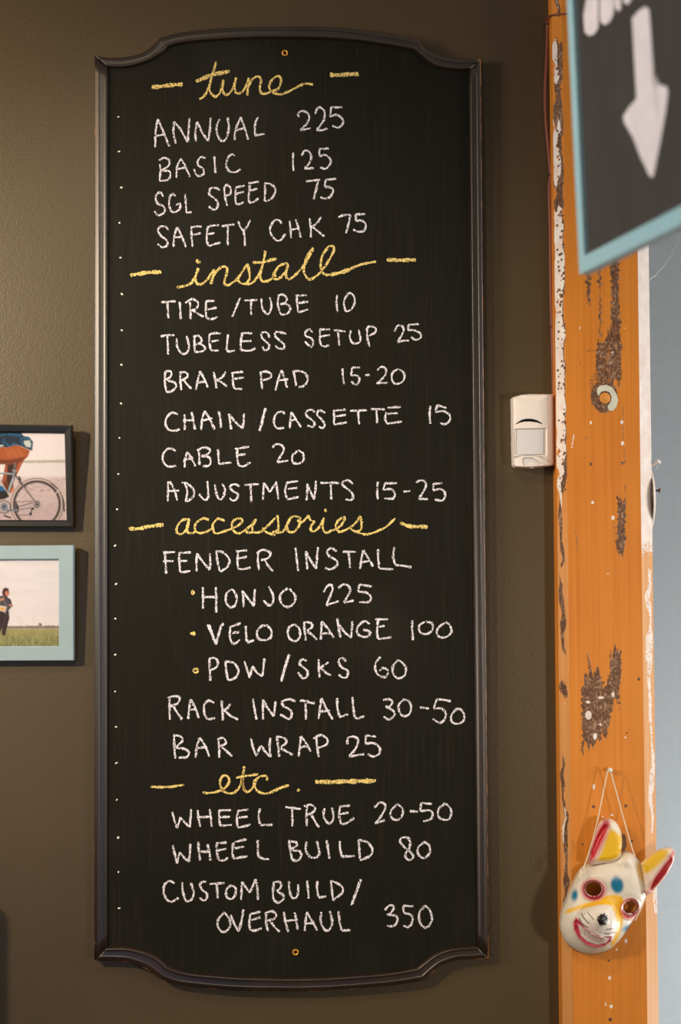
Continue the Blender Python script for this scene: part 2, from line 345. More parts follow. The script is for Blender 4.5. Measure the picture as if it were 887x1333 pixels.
# right corner bevel
me, p, t = post_face('corner_bevel', (xr0, YF), (xr1, YC), 16); y = p[:, 1]; nz = vnoise(p, 6, 26, 5); burn_shade = 0*y
paint = np.where(y < 735, .62, 0)*np.clip((760-y)/60, 0, 1); paint = np.maximum(paint, .52*cover(np.abs(t+(nz-.5)*.5-.66)-.22, .05)*((y > 740) & (y < 1085)))
paint = np.maximum(paint, .5*cover(np.abs(t+(nz-.5)*.5-.8)-.18, .05)*((y > 1140) & (y < 1190)))
burn_shade = np.maximum(burn_shade, .42*cover(np.abs(t+(nz-.5)*.6-.6)-.25, .1)*(((y > 960) & (y < 1060)) | ((y > 1140) & (y < 1200)))); burn_shade = np.maximum(burn_shade, .30*cover(np.abs(t-.55)-.06, .05)*(y < 700))
burn_shade = np.maximum(burn_shade, blob(p, 835.5, 398, 1.6)*2)
colour_attr(me, 'wear', np.stack([burn_shade, paint, np.full(len(p), .85)], 1)); link('corner_bevel', me, M_post, post)
for nm, a_, b_ in (('side_face', (xl0, .12), (xl0, YC)), ('side_face', (xr1, YC), (xr1, .12)), ('rear_face', (xr1, .12), (xl0, .12))):
    me, p, t = post_face(nm, a_, b_, 8, dz=.01); wv = np.full((len(p), 3), 0.0); wv[:, 0] = .1
    if a_[0] > 0 and nm == 'side_face' and a_[0] > .4: wv[:, 1] = .45; wv[:, 2] = .8
    colour_attr(me, 'wear', wv); link(nm, me, M_post, post)
# wooden plug in a crescent of old pale paint
pc = P(787.8, 518.5, YF)
lathe('wood_plug', [(.0078, -.002), (.0078, .0012), (.0068, .002)], pc, (0, -1, 0), M_knot, post)
cr = [(778, 505), (782, 502), (790, 501), (798, 505), (803, 513), (805, 521), (803, 530), (798, 535), (793, 534), (791, 529), (795, 524), (796.5, 517), (794, 511), (789, 508.5), (783, 510), (779.5, 516), (777.5, 511)]
def plate(name, poly, Y, th, mat, parent=None, bevel=0):
    bm = bmesh.new(); f = bm.faces.new([bm.verts.new(P(x_, y_, Y)) for x_, y_ in poly])
    if f.normal.length == 0: f.normal_update()
    f.normal_update()
    if f.normal.y > 0: f.normal_flip()
    r = bmesh.ops.extrude_face_region(bm, geom=[f])
    bmesh.ops.translate(bm, verts=[v for v in r['geom'] if isinstance(v, bmesh.types.BMVert)], vec=(0, -th, 0))
    bmesh.ops.recalc_face_normals(bm, faces=bm.faces)
    return bm_obj(name, bm, mat, parent, bevel=bevel)
plate('paint_remnant', cr, YF, .0006, plain('pale blue cream paint', (214, 214, 196), .6, var=.12), post)['label'] = 'crescent of old pale blue cream paint'
# small hardware on the side of the post
o = lathe('side_plate', [(.050, 0), (.0495, .001), (.044, .0035), (.03, .0052), (.012, .006), (.0, .0062)], (xr1-.0002, .012, P(850, 650, 0).z), (1, 0, 0), M_iron, None, 32)
tag(o, 'shallow dark round metal plate fixed on the side of the post', 'plate')
rim = tube('painted_rim', [(xr1+.0016, .012+.0495*math.cos(a), P(850, 650, 0).z+.0495*math.sin(a)) for a in np.linspace(0, 2*math.pi, 40, endpoint=False)], .0016, M_wpaint, o, 6, True)
def screw(name, a, b, mat, label):
    a = Vector(a); b = Vector(b); L = (b-a).length
    o = lathe(name, [(.0012, 0), (.0012, L-.003), (.0034, L-.0008), (.0036, L), (.0001, L+.0004)], a, b-a, mat, None, 12)
    return tag(o, label, 'screw')
screw('screw', P(849.5, 606.5, -.02), P(858.5, 600.5, -.03), M_wpaint, 'white painted screw sticking out of the post above the round plate')
screw('screw', P(852, 638.5, -.02), P(859.5, 638.5, -.025), M_rust, 'rusty screw sticking out of the post beside the round plate')
for k, (a_, b_, sag) in enumerate((((845, 366), (889, 302), 6),)):
    A_, B_ = P(*a_, .0), P(*b_, .9)
    pts = [A_.lerp(B_, s_)+Vector((0, 0, -.012*math.sin(math.pi*s_)+.0015*math.sin(s_*31))) for s_ in np.linspace(0, 1, 24)]
    tag(tube('cobweb_strand', pts, .0006, M_web, None, 5), 'thin pale cobweb thread against the grey wall beyond the post', 'cobweb')
tag(tube('cobweb_strand', [P(855, 611, -.02), P(857, 606, -.02), P(860.5, 603, -.025), P(858, 607, -.02), P(853, 613, -.015)], .0003, M_web, None, 4), 'wisp of cobweb hanging on the white painted screw', 'cobweb')

# ------------------------------------------------------------------ price board
YB = -.0135
bo = P(377, 660, 0)
board = empty('chalkboard', (bo.x, 0, P(377, 1291, 0).z), 'tall black chalkboard in a dark brown moulding, hand lettered price list', 'chalkboard')
TOP = [[(123, 72, 141, 87), (140, 74.5, 150, 88), (161, 74, 166, 87.5), (181, 70, 190, 81), (198, 60, 208, 71), (208, 48.5, 219, 61)],
       [(208, 48.5, 219, 61), (235, 42, 240, 56), (286, 36.5, 290, 51.5), (340, 34.5, 342, 49.5), (400, 34, 400, 50), (431, 35, 430, 51), (475, 39.5, 471, 54.5), (515, 46, 508, 60), (546, 52, 540, 65.5)],
       [(546, 52, 540, 65.5), (556, 64, 552, 75), (573, 72, 566, 86), (590, 76, 584, 90), (608, 77.5, 598, 91), (626.5, 76.5, 611, 91)]]
BOT = [[(637, 1247.5, 620.5, 1231), (618, 1249.5, 606, 1232), (597, 1250.5, 590, 1233.5), (576, 1257, 570, 1240), (563, 1267, 555, 1250), (553, 1277, 543, 1259.5)],
       [(553, 1277, 543, 1259.5), (509, 1283.5, 505, 1266), (444, 1289, 444, 1271), (400, 1291, 400, 1273), (360, 1291, 360, 1273), (303, 1290, 303, 1271), (235, 1283.5, 245, 1265.5), (212, 1277, 219, 1258)],
       [(212, 1277, 219, 1258), (191, 1262.5, 199, 1242), (168, 1253.5, 170, 1233.5), (148, 1251.5, 155, 1232.5), (122.5, 1251, 140, 1233)]]
def dens(segs):
    out = []
    for s_ in segs:
        q = catmull(s_, 6); out += q if not out else q[1:]
    return out
top, bot = dens(TOP), dens(BOT)
rgt = [np.array(top[-1])*(1-t)+np.array(bot[0])*t for t in np.linspace(0, 1, 60)]
lft = [np.array(bot[-1])*(1-t)+np.array(top[0])*t for t in np.linspace(0, 1, 60)]
PROF = [(0, 0, 0), (0, .0155, 0), (.008, .0168, .7), (.03, .0178, 1), (.05, .0181, .9), (.12, .0186, .45), (.20, .0191, .2), (.30, .0197, .1), (.345, .0199, .05), (.365, .0197, 0), (.385, .0190, 0), (.41, .0189, 0), (.52, .0189, 0), (.64, .0189, 0), (.69, .0189, 0), (.73, .0191, .1), (.79, .0194, .2), (.84, .0195, .15), (.87, .0194, .1), (.91, .0184, 0), (.96, .0160, 0), (1, .0142, 0), (1, .010, 0)]
def moulding(name, path, k_=1):
    vs_, fs, wr_ = [], [], []
    for q in path:
        A_ = np.array(P(q[0], q[1], -.018)); B_ = np.array(P(q[2], q[3], -.018)); 
        for t, h_, wv in PROF:
            X = A_+(B_-A_)*t; vs_.append((X[0], -h_, X[2])); wr_.append(wv)
    n = len(PROF)
    for i in range(len(path)-1):
        for k in range(n-1): fs.append((i*n+k, (i+1)*n+k, (i+1)*n+k+1, i*n+k+1))
    fs.append(tuple(range(n))); fs.append(tuple(range((len(path)-1)*n, len(path)*n))[::-1])
    o = mesh_obj(name, vs_, fs, M_mould, board, True)
    wr_ = np.array(wr_)*k_; N = len(path)
    endw = np.repeat(np.clip(1-np.minimum(np.arange(N), N-1-np.arange(N))/2.0, 0, 1), n)*.35*(wr_ > 0)
    a_ = o.data.attributes.new('wear', 'FLOAT', 'POINT'); a_.data.foreach_set('value', np.minimum(wr_+endw, 1.1).astype(np.float32))
    return o
for path, k_ in ((top, .75), (rgt, 1), (bot, .9), (lft, .62)): moulding('frame_moulding', path, k_)
poly = [q[2:] for q in top]+[q[2:] for q in rgt[1:-1]]+[q[2:] for q in bot]+[q[2:] for q in lft[1:-1]]
pw_ = [P(x_, y_, -.018) for x_, y_ in poly]; n = len(pw_)
mesh_obj('writing_panel', [(v.x, YB, v.z) for v in pw_]+[(v.x, 0.0, v.z) for v in pw_], [tuple(range(n)), tuple(range(n, 2*n))[::-1]]+[(i, n+i, n+(i+1) % n, (i+1) % n) for i in range(n)], M_board, board)
for sx_, sy_ in ((371, 69), (385, 1239.5)):
    c_ = P(sx_, sy_, YB-.001)
    s_ = lathe('brass_screw', [(.0046, -.001), (.0046, .0008), (.0040, .0018), (.0030, .0016), (.0024, .0004), (.0005, .0004)], c_, (0, -1, 0), M_brass, board, 24)
    lathe('screw_head', [(.0021, 0), (.0021, .0007), (.0014, .0012)], c_+Vector((0, -.0003, 0)), (0, -1, 0), M_hole, s_, 12)

REG = {'A1': (190, 70, 5.913), 'A2': (330, 70, 5.913), 'B1': (190, 190, 5.913), 'B2': (330, 190, 5.544), 'C1': (160, 315, 4.435), 'C2': (350, 315, 4.435), 'D1': (200, 415, 4.928), 'D2': (380, 415, 4.928),
       'E1': (200, 515, 4.435), 'E2': (400, 515, 4.435), 'F1': (160, 615, 4.435), 'F2': (360, 615, 3.696), 'G1': (200, 700, 4.435), 'G2': (360, 700, 3.696), 'H1': (200, 795, 4.435), 'H2': (400, 795, 4.032),
       'I1': (200, 895, 4.435), 'I2': (400, 895, 4.032), 'J1': (180, 985, 4.032), 'J2': (370, 985, 3.696), 'K1': (200, 1080, 4.435), 'K2': (370, 1080, 3.696), 'L1': (200, 1140, 4.435), 'L2': (380, 1140, 4.032), 'PX': (0, 0, 1)}
WORDS = """chalk_heading|yellow chalk heading reading tune|y|2.6|A1: 412 350 440 335 465 300 490 240 512 160 530 100 540 58; 490 240 488 275 505 310 535 330 562 310 585 260 597 200; 597 200 590 260 600 300 625 315 655 290 685 230 697 182; 697 182 682 240 690 290 712 305 745 290 775 240 793 185; 793 185 785 250 782 322; 785 262 810 210 850 175 885 180#A2: 45 175 60 205 52 240 50 280 75 308 120 298 150 285 190 270 212 220 205 178 175 175 140 205 122 250 135 285 170 305 215 312 270 290 330 260 400 230 460 237
chalk_dash||y|4.6|A1: 45 258 110 252 200 240 285 235; 385 210 430 195 500 165 560 150 645 135#A2: 590 160 650 163 730 158 812 155
chalk_word|white chalk word ANNUAL|w|2.3|A1: 92 503 75 600 72 720; 92 503 130 590 180 712; 82 632 145 620; 228 690 212 600 217 522; 217 522 265 580 322 680; 322 680 330 590 336 495; 385 675 382 600 395 522; 395 522 430 600 480 672; 480 672 492 590 498 493; 568 503 545 560 550 620 575 665 600 672 628 630 638 560 630 490; 683 665 690 590 730 487; 730 487 760 570 788 660; 690 590 755 572; 865 482 842 540 840 630; 840 630 880 622 915 618
chalk_price|white chalk price 225 beside the first word|w|2.3|A2: 350 490 345 460 375 440 415 455 430 490 405 545 362 585; 362 585 400 582 440 572; 475 465 490 425 520 415 548 445 545 500 520 545 487 588; 487 588 530 588 572 573; 685 413 600 410; 600 410 590 485; 590 485 640 470 685 500 690 535 655 568 608 555
chalk_word|white chalk word BASIC|w|2.2|B1: 108 140 112 200 105 270; 100 110 140 92 180 110 175 150 120 190; 120 190 180 195 188 230 165 262 105 268; 270 97 240 160 235 245; 270 97 305 160 340 238; 243 180 300 165; 458 95 425 85 400 115 405 150 440 175 445 215 405 232 385 215 370 178; 528 80 535 210; 685 75 655 65 625 110 622 165 650 198 690 200 730 180
chalk_price||w|2.2|B2: 288 48 285 110 290 180; 350 70 370 35 400 40 418 75 405 120 370 165; 370 165 435 160; 545 18 475 22; 475 22 478 75; 478 75 520 65 555 95 555 130 520 165 482 152
chalk_word|white chalk word SGL|w|2.2|B1: 135 390 115 360 90 365 75 400 90 440 135 465 145 500 115 530 90 530 65 503; 228 385 205 370 182 400 180 460 200 505 230 508 262 480 265 440; 265 440 232 455; 302 370 312 515; 312 515 352 508
chalk_word|white chalk word SPEED|w|2.2|B1: 570 342 535 322 495 330 490 375 530 405 555 440 545 480 520 490 485 465; 603 320 610 390 625 462; 600 330 622 300 650 320 652 365 612 385; 692 325 690 380 692 430 710 450 755 432; 692 320 760 305; 692 370 755 352; 800 300 792 380 795 435; 790 288 870 275; 795 345 860 328; 795 438 830 430 868 402#B2: 82 270 85 340 80 400; 78 270 115 272 145 290 160 325 130 380 85 402
chalk_price||w|2.4|B2: 378 255 430 250 482 243; 470 245 455 310 435 385; 598 238 522 243; 522 243 515 295; 515 295 560 300 577 325 555 365 520 380 483 370
chalk_word|white chalk word SAFETY|w|2.2|B1: 175 645 150 620 115 620 92 650 120 695 160 725 165 760 130 782 90 755; 240 625 220 690 212 775; 240 625 275 690 308 778; 218 705 275 700; 350 620 352 700 360 775; 345 628 385 620 430 620; 352 682 385 680 422 670; 475 620 468 700 475 750 490 768 530 755 575 742; 470 625 520 612 565 610; 475 680 530 670; 585 618 630 610 682 603; 630 615 630 700 632 765; 712 580 725 620 752 655; 803 570 780 620 752 655; 752 655 762 710 762 770
chalk_word|white chalk word CHK|w|2.2|B2: 205 562 185 535 150 540 122 590 130 640 165 680 195 680 232 635; 262 540 268 600 272 665; 305 530 325 590 342 660; 270 605 330 595; 405 522 415 590 415 660; 490 512 455 560 418 585; 425 580 465 615 512 652
chalk_price||w|2.3|B2: 613 515 650 500 702 497; 700 497 690 550 668 630; 808 492 738 493; 738 493 740 540; 740 540 785 540 812 570 800 610 765 620 718 603
chalk_heading|yellow chalk heading reading install|y|2.7|C1: 312 263 350 255 390 240 415 205 437 150; 437 150 420 200 425 235 450 245 480 225 510 185 527 158; 527 158 520 200 508 245; 515 210 550 160 580 142 603 155 595 200 585 235 605 250 640 230 680 190 720 125; 720 125 730 170 732 210 710 240 680 235 655 210; 700 242 740 240 775 205 805 140 825 50; 805 140 795 190 800 220 825 228 855 215 885 190; 750 118 800 118 850 108 885 100; 425 100 435 118 450 115#C2: 0 105 45 97; 112 140 100 125 60 140 30 185 30 212 60 210 95 175 112 135; 112 135 100 180 105 210 125 212 170 175 220 110 258 36; 258 32 228 70 205 130 205 180 235 215 270 200 300 175; 300 175 345 110 372 60 375 25 345 30 310 80 300 140 315 180 345 190 400 182 470 155 540 128 620 113
chalk_dash||y|4.2|C1: 42 190 90 185 150 175 222 173#C2: 682 102 760 105 850 103; 360 190 410 178 470 158
chalk_word|white chalk word TIRE|w|2.3|C1: 222 348 305 342; 258 350 262 440; 328 345 335 445; 388 345 392 445; 360 352 400 330 435 350 425 385 395 395; 400 392 435 415 468 432; 480 345 482 430 510 445 548 432; 478 342 530 340; 490 390 542 378
chalk_word|white chalk word TUBE after a slash|w|2.2|C1: 678 322 655 375 632 432; 702 338 778 335; 742 340 740 380 742 420; 800 325 805 380 830 415 850 405 858 360 848 320#C2: 58 310 52 360 68 415; 52 310 80 303 105 325 95 350 68 360; 68 358 105 360 125 385 105 415 68 418; 160 305 165 360 172 405; 155 308 220 308; 168 352 228 345; 172 408 228 388
chalk_price||w|2.2|C2: 395 305 392 350 397 405; 455 300 435 340 440 385 455 400 480 385 497 345 490 310 465 295 450 310
chalk_word|white chalk word TUBELESS|w|2.3|D1: 45 112 90 105 135 105; 88 110 92 170 93 230; 148 125 152 180 180 222 210 220 228 180 212 110; 262 115 262 165 265 210; 255 115 285 108 308 130 300 155 265 165; 300 160 328 180 328 200 300 212 262 212; 360 100 358 150 368 195 390 205 418 202; 355 100 395 92 432 95; 372 145 418 138; 478 100 472 155 468 200; 468 200 485 210 522 203; 570 95 560 145 560 200; 560 95 600 90 632 95; 565 145 630 142; 560 200 610 205 655 190; 745 120 730 90 700 88 692 115 720 145 742 170 735 195 710 200 698 178; 850 98 820 88 785 85 780 110 810 140 838 165 835 190 800 190 782 172
chalk_word|white chalk word SETUP|w|2.2|D2: 135 85 110 68 88 85 90 110 125 125 138 150 128 178 105 168 85 145; 182 65 180 120 185 160 210 178 238 168; 180 68 245 68; 182 115 245 103; 270 72 345 82; 298 85 302 130 305 170; 378 75 372 120 390 155 415 158 440 140 430 70; 485 60 485 120 500 178; 475 72 500 48 538 60 535 88 495 108
chalk_price||w|2.2|D2: 658 80 680 45 710 50 718 75 700 115 678 150; 678 150 715 140 752 140; 815 35 750 38; 750 38 745 72; 745 72 790 75 825 95 828 120 795 135 765 118
chalk_word|white chalk word BRAKE|w|2.3|D1: 75 345 72 400 82 470; 68 345 100 335 115 350 105 375 78 390; 90 395 135 410 145 435 115 465 82 470; 172 345 172 400 178 458; 165 345 205 342 220 365 200 385 178 398; 190 390 215 420 243 450; 300 335 285 390 272 455; 300 335 325 385 350 443; 285 408 335 402; 385 340 395 390 405 445; 462 340 440 375 405 392; 408 392 440 410 470 435; 508 345 508 400 520 445 545 450 570 448; 498 348 575 340; 515 385 580 378
chalk_word|white chalk word PAD|w|2.3|D1: 688 340 692 400 698 450; 680 345 720 338 755 355 745 380 698 395; 822 330 800 390 783 460; 822 330 840 385 858 442; 798 395 865 388#D2: 12 340 20 380 28 430; 5 338 50 335 85 350 102 385 85 425 45 440
chalk_price||w|2.2|D2: 325 318 328 370 337 420; 438 312 388 312; 388 312 380 362; 380 362 420 365 435 385 422 420 400 418 382 402; 472 362 500 360; 548 330 575 308 605 325 600 360 570 395 545 415; 545 415 615 410; 680 322 648 345 642 385 660 415 695 412 722 385 718 345 685 322
chalk_word|white chalk word CHAIN|w|2.4|E1: 142 110 110 98 80 120 68 160 85 195 120 202 152 195; 178 108 180 150 180 198; 220 95 230 145 240 195; 170 145 235 142; 295 88 280 140 275 200; 295 88 325 135 352 195; 278 145 340 130; 375 90 385 130 390 185; 435 105 442 150 448 195; 435 105 475 155 515 190; 515 190 520 145 522 102
chalk_word|white chalk word CASSETTE after a slash|w|2.3|E1: 645 72 630 130 610 205; 648 72 634 130 613 205; 760 105 735 92 705 110 695 155 715 188 755 185; 795 95 790 140 788 188; 795 95 825 140 852 182; 790 145 830 135#E2: 45 95 25 82 0 88 -8 110 15 130 42 155 35 180 0 172; 105 100 70 85 58 110 85 140 102 165 90 188 68 178; 155 90 155 165; 150 88 225 80; 160 122 225 110; 155 168 230 155; 248 88 345 85; 295 92 297 130 300 165; 368 78 450 78; 400 85 405 160; 458 95 450 130 460 160; 465 70 540 65; 465 105 525 100; 460 162 548 150
chalk_price||w|2.4|E2: 712 58 708 110 712 162; 805 72 750 55; 750 55 742 95; 742 95 790 90 825 115 820 150 795 165 768 158
chalk_word|white chalk word CABLE|w|2.3|E1: 130 320 95 305 62 325 52 365 70 400 100 410 132 405; 195 325 180 370 180 415; 195 325 222 365 242 408; 185 368 230 360; 262 310 265 400; 250 315 290 300 325 310 315 335 275 350; 275 350 320 355 330 385 315 405 285 408; 372 310 375 355 378 395; 378 395 450 385; 485 305 482 350 490 400; 470 308 552 295; 485 345 532 338; 490 402 520 408 560 385
chalk_price||w|2.3|E1: 685 300 710 280 745 290 750 320 730 355 715 385; 715 385 778 375; 830 320 803 345 805 385 835 392 865 375 862 335 835 315
chalk_word|white chalk word ADJUSTMENTS|w|2.3|F1: 262 52 260 110 260 168; 270 52 295 95 315 163; 252 108 325 105; 360 65 372 110 365 160; 340 60 370 62 405 95 412 130 380 162 358 162; 488 50 492 100 492 145 470 158 440 125; 532 70 540 120 560 158 580 140 590 100 575 65; 675 80 645 68 620 80 632 105 665 125 655 155 635 163 615 148; 702 72 785 68; 738 75 742 172; 812 60 812 110 808 160; 812 60 835 90 850 110 870 80 885 62#F2: -2 42 5 90 10 130; 52 45 42 90 50 125; 50 48 105 42; 55 80 100 73; 50 130 108 118; 148 55 148 95 145 135; 148 55 165 95 182 130; 182 130 188 80 190 38; 212 50 305 50; 262 58 264 130; 368 55 345 38 322 45 320 62 350 85 368 108 362 132 332 130
chalk_price||w|2.4|F2: 488 45 485 90 488 130; 580 52 522 52; 522 52 515 85; 515 85 550 80 570 100 562 125 520 125; 612 92 645 88; 672 48 695 38 715 45 718 70 700 105 685 128; 685 128 730 128; 800 52 755 55; 755 55 755 88; 755 88 790 80 812 100 800 135 762 130
chalk_heading|yellow chalk heading reading accessories|y|2.5|F1: 385 268 345 275 315 310 312 345 340 355 370 325 385 268; 385 268 370 310 375 345 400 352; 497 275 465 265 425 290 415 325 435 348 475 345 515 325; 590 280 550 268 520 300 525 340 545 352 590 338 630 325; 400 352 410 348 418 338; 630 325 675 300 690 272 655 268 632 295 635 330 665 352 700 340; 700 340 740 305 770 268; 770 268 750 310 745 345 710 345; 745 345 790 345 830 315 880 262; 805 320 830 345 880 362#F2: 5 205 10 250 5 280 -20 288; -2 290 30 285 50 255 70 215; 110 215 80 212 55 240 55 280 85 285 112 250 115 215; 100 230 125 238 155 205; 155 205 160 225 185 235; 185 235 165 265 175 285 205 265 228 218; 228 218 222 260 235 290 265 280 300 265 325 235; 235 175 238 190; 325 235 330 215 305 225 285 255 300 285 340 275; 340 275 375 250 405 210; 405 210 410 245 405 275 380 285 360 272; 385 285 430 298 480 285 530 260 572 220
chalk_dash||y|4.2|F1: 35 325 90 325 160 310 235 302#F2: 596 242 640 258 728 262
chalk_word|white chalk word FENDER|w|2.4|G1: 65 85 70 140 72 208; 55 85 125 82; 55 135 115 135; 148 85 148 140 155 198; 148 88 215 85; 155 135 195 133; 155 200 212 192; 250 90 248 145 248 195; 250 90 285 140 325 185; 325 185 328 140 325 90; 362 75 368 130 382 192; 362 75 410 90 438 130 425 170 385 195; 488 80 485 130 488 178; 475 78 540 72; 490 120 540 110; 488 180 520 182 560 170; 605 85 602 135 610 188; 595 90 630 70 672 85 665 115 620 130; 640 125 660 160 690 195
chalk_word|white chalk word INSTALL beside the word FENDER|w|2.4|G2: 92 48 98 100 105 160; 142 65 145 110 150 152; 142 65 165 110 192 150; 192 150 195 100 200 45; 290 65 265 50 245 65 255 90 290 110 290 135 260 152 235 145; 318 68 385 68; 348 72 355 145; 418 60 410 100 402 150; 418 60 440 95 465 138; 412 118 450 110; 490 55 490 100 495 145; 495 148 562 152; 568 45 562 90 572 130; 572 130 610 135 650 142
chalk_bullet|yellow chalk bullet|y|4.2|G1: 217 314 238 318
chalk_word||w|2.5|G1: 285 285 285 340 285 410; 360 285 362 360 362 432; 285 342 370 342; 445 300 420 325 418 370 440 400 470 390 480 345 462 305 445 300; 512 305 518 350 520 400; 512 305 545 350 580 395; 580 395 582 345 585 295; 665 282 690 330 688 375 665 390 635 362; 775 292 738 320 730 355 750 392 785 398 812 375 818 335 785 295
chalk_price||w|2.4|G2: 228 262 245 232 265 228 270 250 255 290 240 325; 240 325 300 305; 298 245 320 225 345 230 355 255 335 295 325 312; 325 312 372 302; 460 235 400 225; 400 225 392 258; 392 258 435 265 455 285 445 308 398 310
chalk_bullet|yellow chalk bullet|y|3.6|H1: 212 132 240 128; 228 143 238 122
chalk_word||w|2.5|H1: 312 80 335 135 362 195; 320 80 340 135 362 190; 405 72 385 100 362 195; 396 80 380 120 362 190; 445 90 440 140 448 180; 445 92 505 72; 455 130 495 122; 448 182 470 190 500 168; 532 88 535 140 540 180; 540 185 582 170; 660 88 625 88 598 120 605 160 640 170 675 155 680 115 650 80
chalk_word|white chalk word ORANGE|w|2.5|H1: 815 78 785 95 775 130 790 165 820 175 845 150 842 105 815 78; 870 62 872 110 880 172#H2: -8 58 20 65 26 85 0 105; 0 108 30 130 52 152; 78 55 75 100 72 152; 78 55 110 95 140 140; 78 120 130 118; 158 40 165 90 175 142; 158 60 195 110 232 142; 232 142 235 95 238 55; 330 70 300 55 265 85 265 120 295 138 325 130 332 108; 332 108 295 100; 372 50 368 100 370 145; 358 45 425 45; 370 85 408 80; 370 148 442 140
chalk_price||w|2.3|H2: 552 50 552 100 556 155; 618 58 588 80 595 115 625 122 655 105 658 70 625 55; 735 58 700 80 680 110 695 138 730 138 758 110 745 70 725 62
chalk_bullet|yellow chalk bullet ring|y|1.9|H1: 240 330 228 345 240 358 256 350 254 333 240 340
chalk_word||w|2.5|H1: 322 275 325 340 328 405; 322 275 360 275 372 305 358 330 325 345; 415 295 420 350 430 400; 412 293 460 300 488 335 485 370 460 395 430 400; 525 292 540 340 555 388; 555 388 570 320; 570 320 600 360 628 378; 628 378 635 330 640 275
chalk_word||w|2.5|H1: 782 250 760 320 735 410; 785 252 763 322 737 408; 885 290 855 280 845 310 870 330 890 350 885 380 860 390 835 355#H2: 60 255 62 305 65 350; 112 270 65 305; 75 305 100 325 125 340; 205 265 185 248 165 265 180 295 212 315 210 345 190 352 165 335
chalk_price||w|2.3|H2: 385 242 360 275 360 315 385 345 415 345 425 315 400 300 380 315; 475 260 450 295 455 335 480 355 512 340 518 300 495 268 470 260
chalk_word|white chalk word RACK|w|2.5|I1: 92 60 92 120 95 185; 80 62 115 50 150 58 140 90 95 110; 115 110 140 150 165 185; 215 68 205 120 200 182; 215 68 240 115 262 175; 200 130 248 125; 350 90 320 75 295 95 292 145 315 182 355 175; 392 75 398 130 400 190; 445 92 425 120 400 130; 405 130 440 160 488 185
chalk_word|white chalk word INSTALL beside the word RACK|w|2.6|I1: 575 65 582 120 595 185; 632 70 632 130 632 185; 632 70 660 120 695 165; 695 165 700 120 705 78; 820 80 785 68 745 80 750 105 790 130 798 160 780 182 732 155; 845 75 900 80; 878 90 880 185#I2: 0 78 40 82; 75 55 68 105 60 165; 75 55 100 110 135 168; 70 125 120 120; 158 55 158 100 170 155; 170 155 215 140; 238 50 242 100 250 155; 250 155 265 162 300 150
chalk_price||w|2.4|I2: 398 65 430 62 448 75 435 98 412 100; 412 100 450 120 458 145 430 168 402 152; 505 65 482 90 485 130 510 150 540 135 545 95 528 68 500 62; 592 103 640 110; 755 72 720 65 680 62; 680 62 665 110; 665 110 705 110 728 135 720 170 695 185 660 165; 785 112 758 145 760 180 790 190 820 175 825 140 805 115 780 112
chalk_word|white chalk word BAR|w|2.5|I1: 118 272 120 340 125 410; 115 275 155 282 165 310 130 345; 130 348 180 355 205 375 190 402 145 405; 268 290 250 340 243 405; 268 290 300 340 322 400; 250 348 310 345; 375 295 378 350 380 405; 368 295 405 292 418 320 385 340; 395 345 425 370 455 398
chalk_word|white chalk word WRAP|w|2.5|I1: 562 292 575 345 592 395; 592 395 620 335; 620 335 645 370 675 402; 675 402 670 340 675 290; 712 280 720 340 725 400; 708 282 750 290 768 315 735 345; 735 350 770 370 805 390; 852 280 845 340 838 398; 852 280 880 320 908 370; 845 345 890 338#I2: 48 258 52 310 62 365; 32 268 70 250 105 270 100 300 55 318
chalk_price||w|2.5|I2: 210 298 215 265 245 258 268 275 255 320 220 360; 220 362 300 350; 362 258 310 252; 310 252 305 295; 305 295 350 292 380 315 380 345 350 362 318 348
chalk_heading|yellow chalk heading reading etc.|y|2.6|J1: 338 190 380 190 420 182 455 165 478 130 468 103 445 102 430 130 440 170 470 192 510 185 540 140 558 50; 555 60 545 120 555 170 575 185 600 165 625 115; 515 112 550 103 590 98 630 92; 680 125 670 102 640 105 610 130 615 165 645 190 690 190 740 165 790 150; 720 178 760 160 792 148; 560 180 548 130 552 80
chalk_dash||y|2.8|J1: 65 157 120 160 180 157 240 148
chalk_dash||y|5.0|J2: 150 120 200 122 280 120 360 118 442 115
chalk_dot||y|3.6|J1: 836 172 847 179
chalk_word|white chalk word WHEEL beside the word TRUE|w|2.4|J1: 178 290 190 335 205 375; 205 375 222 318; 222 318 245 345 272 370; 272 370 275 320 278 275; 312 280 318 325 325 368; 375 275 382 320 385 368; 308 318 385 315; 425 280 425 320 430 362; 425 283 488 280; 428 318 482 315; 430 362 492 358; 525 285 518 325 522 370; 520 285 578 278; 528 320 575 315; 522 372 550 368 590 355; 640 272 632 310 640 355; 640 358 705 358
chalk_word|white chalk word TRUE|w|2.5|J2: 5 242 82 252; 38 250 40 290 40 335; 110 235 108 285 110 335; 95 238 130 232 150 250 135 270 112 280; 130 275 148 310 168 340; 195 248 190 285 210 318 230 315 238 285 230 245; 272 235 265 280 275 325; 265 240 318 235; 268 278 310 268; 275 325 300 320 338 295
chalk_price||w|2.4|J2: 435 245 458 222 480 225 488 245 465 290 438 322; 438 322 485 305; 540 232 515 260 515 290 540 305 565 290 572 255 550 232 535 235; 605 262 645 265; 712 228 660 222; 660 222 655 258; 655 262 700 258 715 275 705 300 670 312; 775 228 745 250 742 285 765 303 795 300 805 265 790 235 765 225
chalk_word|white chalk word WHEEL beside the word BUILD|w|2.5|K1: 110 90 122 140 135 195; 135 195 152 130; 152 130 180 165 205 185; 205 185 210 130 212 82; 258 70 262 125 268 178; 312 85 322 130 328 178; 262 128 325 125; 365 75 365 125 375 172; 360 78 422 75; 370 122 420 110; 375 175 402 178 430 162; 462 75 455 120 460 165; 470 72 538 55; 465 108 525 98; 460 168 500 160 542 155; 602 60 602 110 605 155; 605 155 635 168 670 170
